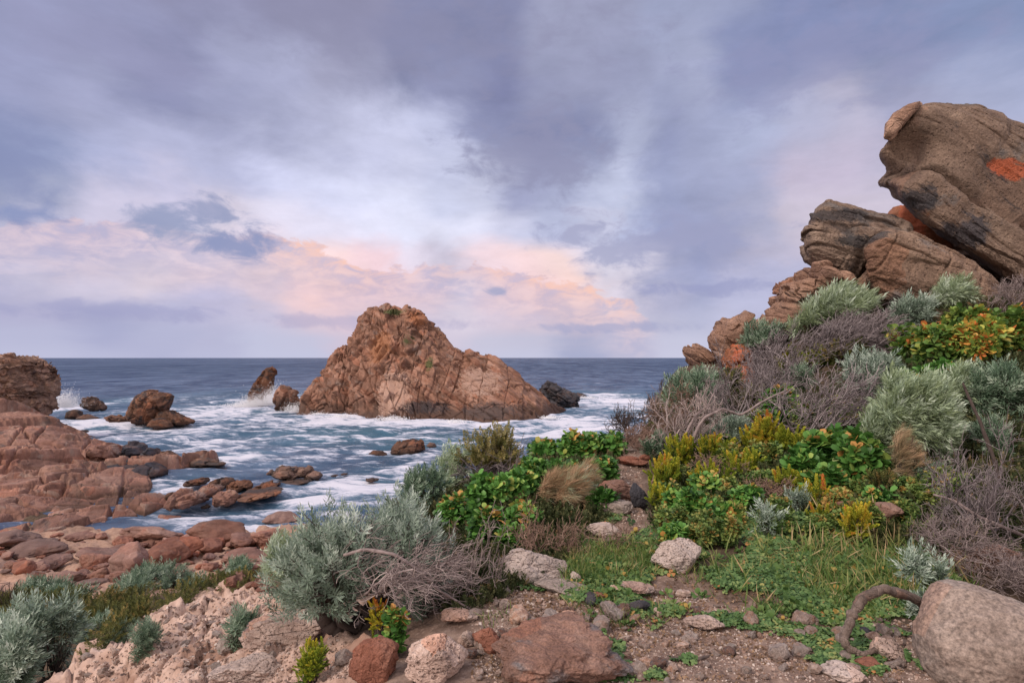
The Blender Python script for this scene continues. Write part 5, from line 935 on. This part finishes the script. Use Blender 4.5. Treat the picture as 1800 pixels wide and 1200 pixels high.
for i, (px, py, w, h, kd, lb) in enumerate([(1400, 690, 70, 46, 'sage', 'small sage bush among the mauve twigs'), (1490, 640, 80, 44, 'olive', 'olive scrub on the slope behind the sprawling silver bush'), (1330, 720, 60, 40, 'olive', 'olive scrub low among the mauve twigs'), (1285, 690, 50, 44, 'olive', 'olive scrub below the pale orange boulder'), (1180, 735, 70, 50, 'olive', 'brownish olive scrub on the seaward edge'), (1640, 860, 70, 50, 'sage', 'green grey bush right under the large blurred one'), (1560, 870, 80, 44, 'olive', 'olive scrub in front of the large blurred bush'), (1740, 800, 90, 60, 'sage', 'dull sage bush behind the leaning dark branch'), (1450, 590, 70, 40, 'olive', 'olive leaves under the long windblown bush'), (1145, 775, 50, 30, 'olive', 'olive tuft at the path crest')]):
    plant(kd, 'scrub_bush', lb, 'bush', px, py, w, h, None, 20, .9)

k_ = 0
for px, py in [(1170, 900), (1215, 855), (1235, 905), (1285, 880), (1300, 925), (1330, 860), (1360, 915), (1290, 830), (1400, 840), (1420, 870), (1470, 900), (1350, 820), (1270, 800), (1500, 890), (1240, 960), (1280, 960), (1180, 935), (1375, 940), (1430, 945), (1545, 865), (1470, 935), (1225, 940), (1500, 760), (1540, 780), (1600, 880), (1640, 905), (1590, 925), (1480, 735), (1555, 740), (1660, 870), (1520, 930), (1415, 745), (1330, 770)]:
    plant('herb', 'herb', 'small leaved green herb among the yellow plants on the slope', 'plant', px+vr.uniform(-8, 8), py, vr.uniform(55, 85), vr.uniform(34, 52), None, 13, 1.0, lobes=9, lift=.05, stems=False, tbias=vr.uniform(-.08, .14), group='green herbs on the slope')

# ---- low plants of the terrace on the left
for i, (px, py, w, h, kd, lb) in enumerate([(268, 1030, 120, 40, 'sage', 'grey green mat bush in front of the boulder beach'), (240, 1035, 60, 26, 'sage', 'smaller grey mat joined to the left of the first one'), (65, 1040, 80, 28, 'sage', 'grey mat bush at the left of the sandy patch'), (125, 1052, 80, 28, 'sage', 'pale grey mat in front of the sandy patch'), (422, 1008, 66, 26, 'sage', 'small sage mat at the foot of the windblown bush'), (60, 1058, 60, 20, 'olive', 'bright olive mat at the left edge of the terrace'), (90, 1095, 160, 52, 'olive', 'wide olive mat on the left of the terrace'), (200, 1085, 150, 46, 'olive', 'wide olive mat in the middle of the terrace'), (250, 1075, 90, 32, 'olive', 'olive mat running up to the limestone edge'), (130, 1120, 150, 50, 'olive', 'dark olive bush behind the bottom left silver bush'), (215, 1110, 110, 42, 'olive', 'green olive bush under the limestone edge'), (350, 1045, 130, 26, 'olive', 'olive strip behind the limestone edge'), (420, 1030, 90, 22, 'olive', 'olive strip at the foot of the windblown bush'), (20, 1085, 90, 44, 'olive', 'olive bush at the left edge of the terrace'), (170, 1115, 60, 30, 'sage', 'dull mauve grey bush in the olive mats'), (215, 1122, 60, 26, 'sage', 'grey bush against the limestone edge'), (258, 1135, 56, 42, 'sage', 'little sage bush growing on the limestone slope'), (340, 1028, 60, 20, 'sage', 'grey mat on the pink ground right of the first mat')]):
    plant(kd, 'mat_bush', lb, 'bush', px, py, w, h, int(np.clip(w*h/11, 80, 620)), 15 if kd == 'olive' else 17, 1.6, stems=False, lobes=10, tbias=0, lift=.05)
twigbush('dead_bush', 'small bare dark bush at the left edge of the terrace', 'dead bush', 8, 1090, 40, 65, M_bark, 5, (4, 3), 1.0, 0, .1, .6)

# ---- ground cover
def region(poly, n, seed):
    r = np.random.default_rng(seed); poly = np.array(poly, float); out = []
    lo, hi = poly.min(0), poly.max(0)
    q = r.uniform(lo, hi, (n, 2)); x1, y1 = poly[:, 0], poly[:, 1]; x2, y2 = np.roll(x1, -1), np.roll(y1, -1); ins = np.zeros(n, bool)
    for a, b, c_, d_ in zip(x1, y1, x2, y2): ins ^= ((b > q[:, 1]) != (d_ > q[:, 1])) & (q[:, 0] < (c_-a)*(q[:, 1]-b)/(d_-b+1e-9)+a)
    q = q[ins]; v = (HY-q[:, 1])/F; u = (q[:, 0]-900)/F; a = np.arctan(u); R = RL[60::2][None, :]; R = R[R < 22][None, :]
    zs = gz(R*np.sin(a)[:, None], R*np.cos(a)[:, None]); zr = CZ+v[:, None]*R*np.cos(a)[:, None]; k = np.argmax(zs >= zr, 1); r0 = R[0, k]*r.uniform(.995, 1.005, len(k)); ok = k > 0
    X, Yv = (r0*np.sin(a))[ok], (r0*np.cos(a))[ok]; return np.stack([X, Yv, gz(X, Yv)], 1)
def clump(p, thr, scale=1.6, seed=1): return fbm(p*scale, 4, seed) > thr
def clover(n, seed):
    a = np.arange(6)*PI/3; Vs, Fs, o = [], [], 0
    for k in range(3):
        c = np.array([math.cos(k*2.09), math.sin(k*2.09)])*.30; v = np.stack([c[0]+.28*np.cos(a), c[1]+.28*np.sin(a), .10*np.cos(a*2)+.55], 1); Vs.append(v); Fs.append(np.array([[0, 1, 2, 3], [0, 3, 4, 5]])+o); o += 6
    return np.concatenate(Vs), np.concatenate(Fs), np.zeros(18)
def blade():
    return np.array([[-.03, 0, 0], [.03, 0, 0], [.026, .06, .4], [-.026, .06, .4], [.016, .22, .75], [-.016, .22, .75], [0, .42, 1.0]]), np.array([[0, 1, 2, 3], [3, 2, 4, 5], [5, 4, 6, 6]]), np.array([-.1, -.1, 0, 0, .1, .1, .15])
M_clov = leaf_mat('clover_leaf', [(0, (0.0312, 0.0688, 0.0225)), (.45, (0.0938, 0.1750, 0.0562)), (.75, (0.1875, 0.2750, 0.1000)), (.92, (0.3250, 0.3375, 0.1125)), (1, (0.4250, 0.2000, 0.0750))], .2)
M_grass = leaf_mat('grass_blade', [(0, (0.0375, 0.0813, 0.0187)), (.5, (0.1063, 0.1875, 0.0438)), (.8, (0.2500, 0.2625, 0.0875)), (1, (0.5000, 0.3625, 0.2000))], .25)
def cover(name, polys, tpl, mat, size, tilt, seed, tb=0):
    P = []; 
    for i, (poly, n, thr) in enumerate(polys):
        p = region(poly, n, seed+i); p = p[clump(p, thr, 1.8, seed)]; P.append(p)
    P = np.concatenate(P); n = len(P); r = np.random.default_rng(seed); d = r.normal(size=(n, 3))*tilt; d[:, 2] = 1
    s = size*r.uniform(.6, 1.35, n)*np.clip(P[:, 1]/4.5, .75, 1.6)
    V, Fc, tt = put(*tpl, P, d, s, np.clip(.5+tb+r.normal(size=n)*.22+fbm(P*2.2, 3, seed)*.25, 0, 1))
    return tag(mk(name, V, [Fc], mat, attrs={'tint': tt}), kind='stuff')
BED = [(1130, 940), (1230, 905), (1420, 905), (1520, 950), (1640, 985), (1690, 1030), (1640, 1075), (1480, 1105), (1330, 1080), (1240, 1020), (1150, 1010), (1130, 1040), (990, 1030), (1010, 960), (1090, 965)]
SPARSE = [(820, 1030), (1000, 1000), (1260, 1020), (1480, 1085), (1560, 1120), (1400, 1130), (1200, 1090), (1100, 1130), (1080, 1200), (1000, 1200), (980, 1100), (900, 1120), (830, 1110)]
cover('clover_cover', [(BED, 34000, -.16), (SPARSE, 15000, .02), ([(830, 1000), (1640, 1060), (1640, 1200), (830, 1200)], 14000, .26), ([(1020, 860), (1130, 930), (1100, 990), (1000, 960)], 1500, .05)], clover(0, 0), M_clov, .05, .4, 61)
cover('grass_cover', [(BED, 6000, -.02), ([(1480, 930), (1720, 960), (1700, 1090), (1470, 1100), (1420, 1000)], 3500, -.2), (SPARSE, 4500, .12), ([(1000, 960), (1150, 960), (1150, 1020), (990, 1030)], 2600, -.3)], blade(), M_grass, .10, .6, 63)
cover('litter_leaves', [(SPARSE, 5000, -.2), ([(830, 1040), (1640, 1100), (1640, 1200), (830, 1200)], 5000, -.2)], clover(0, 0), leaf_mat('dry_leaf', [(0, (.06, .035, .025)), (.5, (.20, .12, .07)), (1, (.38, .25, .16))], 0, .9), .02, .9, 66)
HILL = [(1150, 830), (1180, 700), (1300, 640), (1420, 560), (1800, 520), (1800, 1000), (1560, 980), (1400, 900), (1150, 940)]
cover('slope_undergrowth', [(HILL, 16000, -.15), ([(640, 1000), (700, 900), (1000, 800), (1090, 800), (1060, 920), (980, 1010), (800, 1090)], 9000, -.2)], TP['olive'][0], leaf_mat('undergrowth_leaf', [(0, (.03, .045, .015)), (.5, (.08, .10, .04)), (.8, (.16, .15, .07)), (1, (.28, .17, .09))], .15), .13, .5, 68)
cover('weed_cover', [(BED, 1500, 0), ([(1420, 900), (1690, 960), (1690, 1060), (1420, 1060)], 500, -.2), (SPARSE, 350, .05)], TP['round'][1], leaf_mat('weed_leaf', [(0, (.04, .08, .02)), (.5, (.10, .18, .05)), (.8, (.19, .25, .08)), (1, (.38, .25, .07))], .2), .085, .5, 90)
cover('tall_grass', [(BED, 900, 0), ([(1400, 900), (1740, 940), (1720, 1080), (1400, 1080)], 1500, -.1)], blade(), M_grass, .17, .6, 92, .12)
# gravel: tiny stones nobody could count
def gravel(poly, n, seed):
    p = region(poly, n, seed); r = np.random.default_rng(seed); D, Q = cs(1); tv = D*np.array([1, .8, .6])
    V, Fc, tt = put(tv, Q, np.zeros(len(tv)), p, r.normal(size=(len(p), 3))+np.array([0, 0, 1.]), np.clip(r.lognormal(-4.9, .45, len(p)), .003, .022)*np.clip(p[:, 1]/3.5, .7, 2), r.random(len(p)))
    return V, Fc, tt
V, Fs, tt = joinm([gravel([(830, 1040), (1000, 1010), (1290, 1070), (1500, 1090), (1700, 1100), (1700, 1200), (830, 1200)], 15000, 71), gravel([(150, 1180), (300, 1070), (440, 1040), (600, 1100), (620, 1200), (130, 1200)], 5000, 72), gravel([(1050, 790), (1130, 800), (1130, 940), (1020, 940)], 1200, 73)])
tag(mk('gravel', V, Fs, leaf_mat('gravel_stone', [(0, (.17, .13, .115)), (.3, (.24, .15, .115)), (.7, (.42, .31, .26)), (1, (.60, .51, .46))], 0, .9), smooth=False, attrs={'tint': tt}), kind='stuff')
# spray thrown up by the swell: clouds of fine droplets
def spray(label_pts, n, seed):
    r = np.random.default_rng(seed); Ps = []
    for px, py, Y, rx, ry, wgt in label_pts:
        k = int(n*wgt); c = W(px, py, Y); q = np.stack([r.normal(size=k)*rx/F*Y*.5, r.normal(size=k)*1.2, np.abs(r.normal(size=k))*ry/F*Y*.55], 1); Ps.append(c+q*(1+.5*fbm(q*.8+px, 3, seed)[:, None]))
    P = np.concatenate(Ps); tv = np.array([[1, 0, 0], [0, 1, 0], [-1, 0, 0], [0, -1, 0], [0, 0, 1], [0, 0, -1.]]); tf = np.array([[0, 1, 4], [1, 2, 4], [2, 3, 4], [3, 0, 4], [1, 0, 5], [2, 1, 5], [3, 2, 5], [0, 3, 5]])
    return put(tv, tf, np.zeros(6), P, r.normal(size=(len(P), 3)), r.uniform(.025, .09, len(P)), np.ones(len(P)))
m, t, out = material('spray_droplet'); finish(t, out, (.9, .9, .93, 1), .9)
V, Fc, tt = spray([(470, 712, 149, 34, 20, 1.0), (445, 712, 148, 26, 8, .5), (485, 708, 146, 16, 22, .5), (520, 724, 133, 20, 12, .3), (112, 716, 125, 22, 22, .7), (430, 715, 147, 30, 5, .5), (560, 730, 126, 20, 4, .2), (600, 734, 122, 20, 4, .2), (690, 738, 117.5, 24, 5, .25), (800, 742, 113.5, 20, 3, .15), (905, 744, 111.5, 20, 3, .15), (965, 735, 120, 15, 3, .15), (1030, 700, 172, 20, 3, .15)], 6500, 81)
tag(mk('sea_spray', V, [Fc], m), kind='stuff')
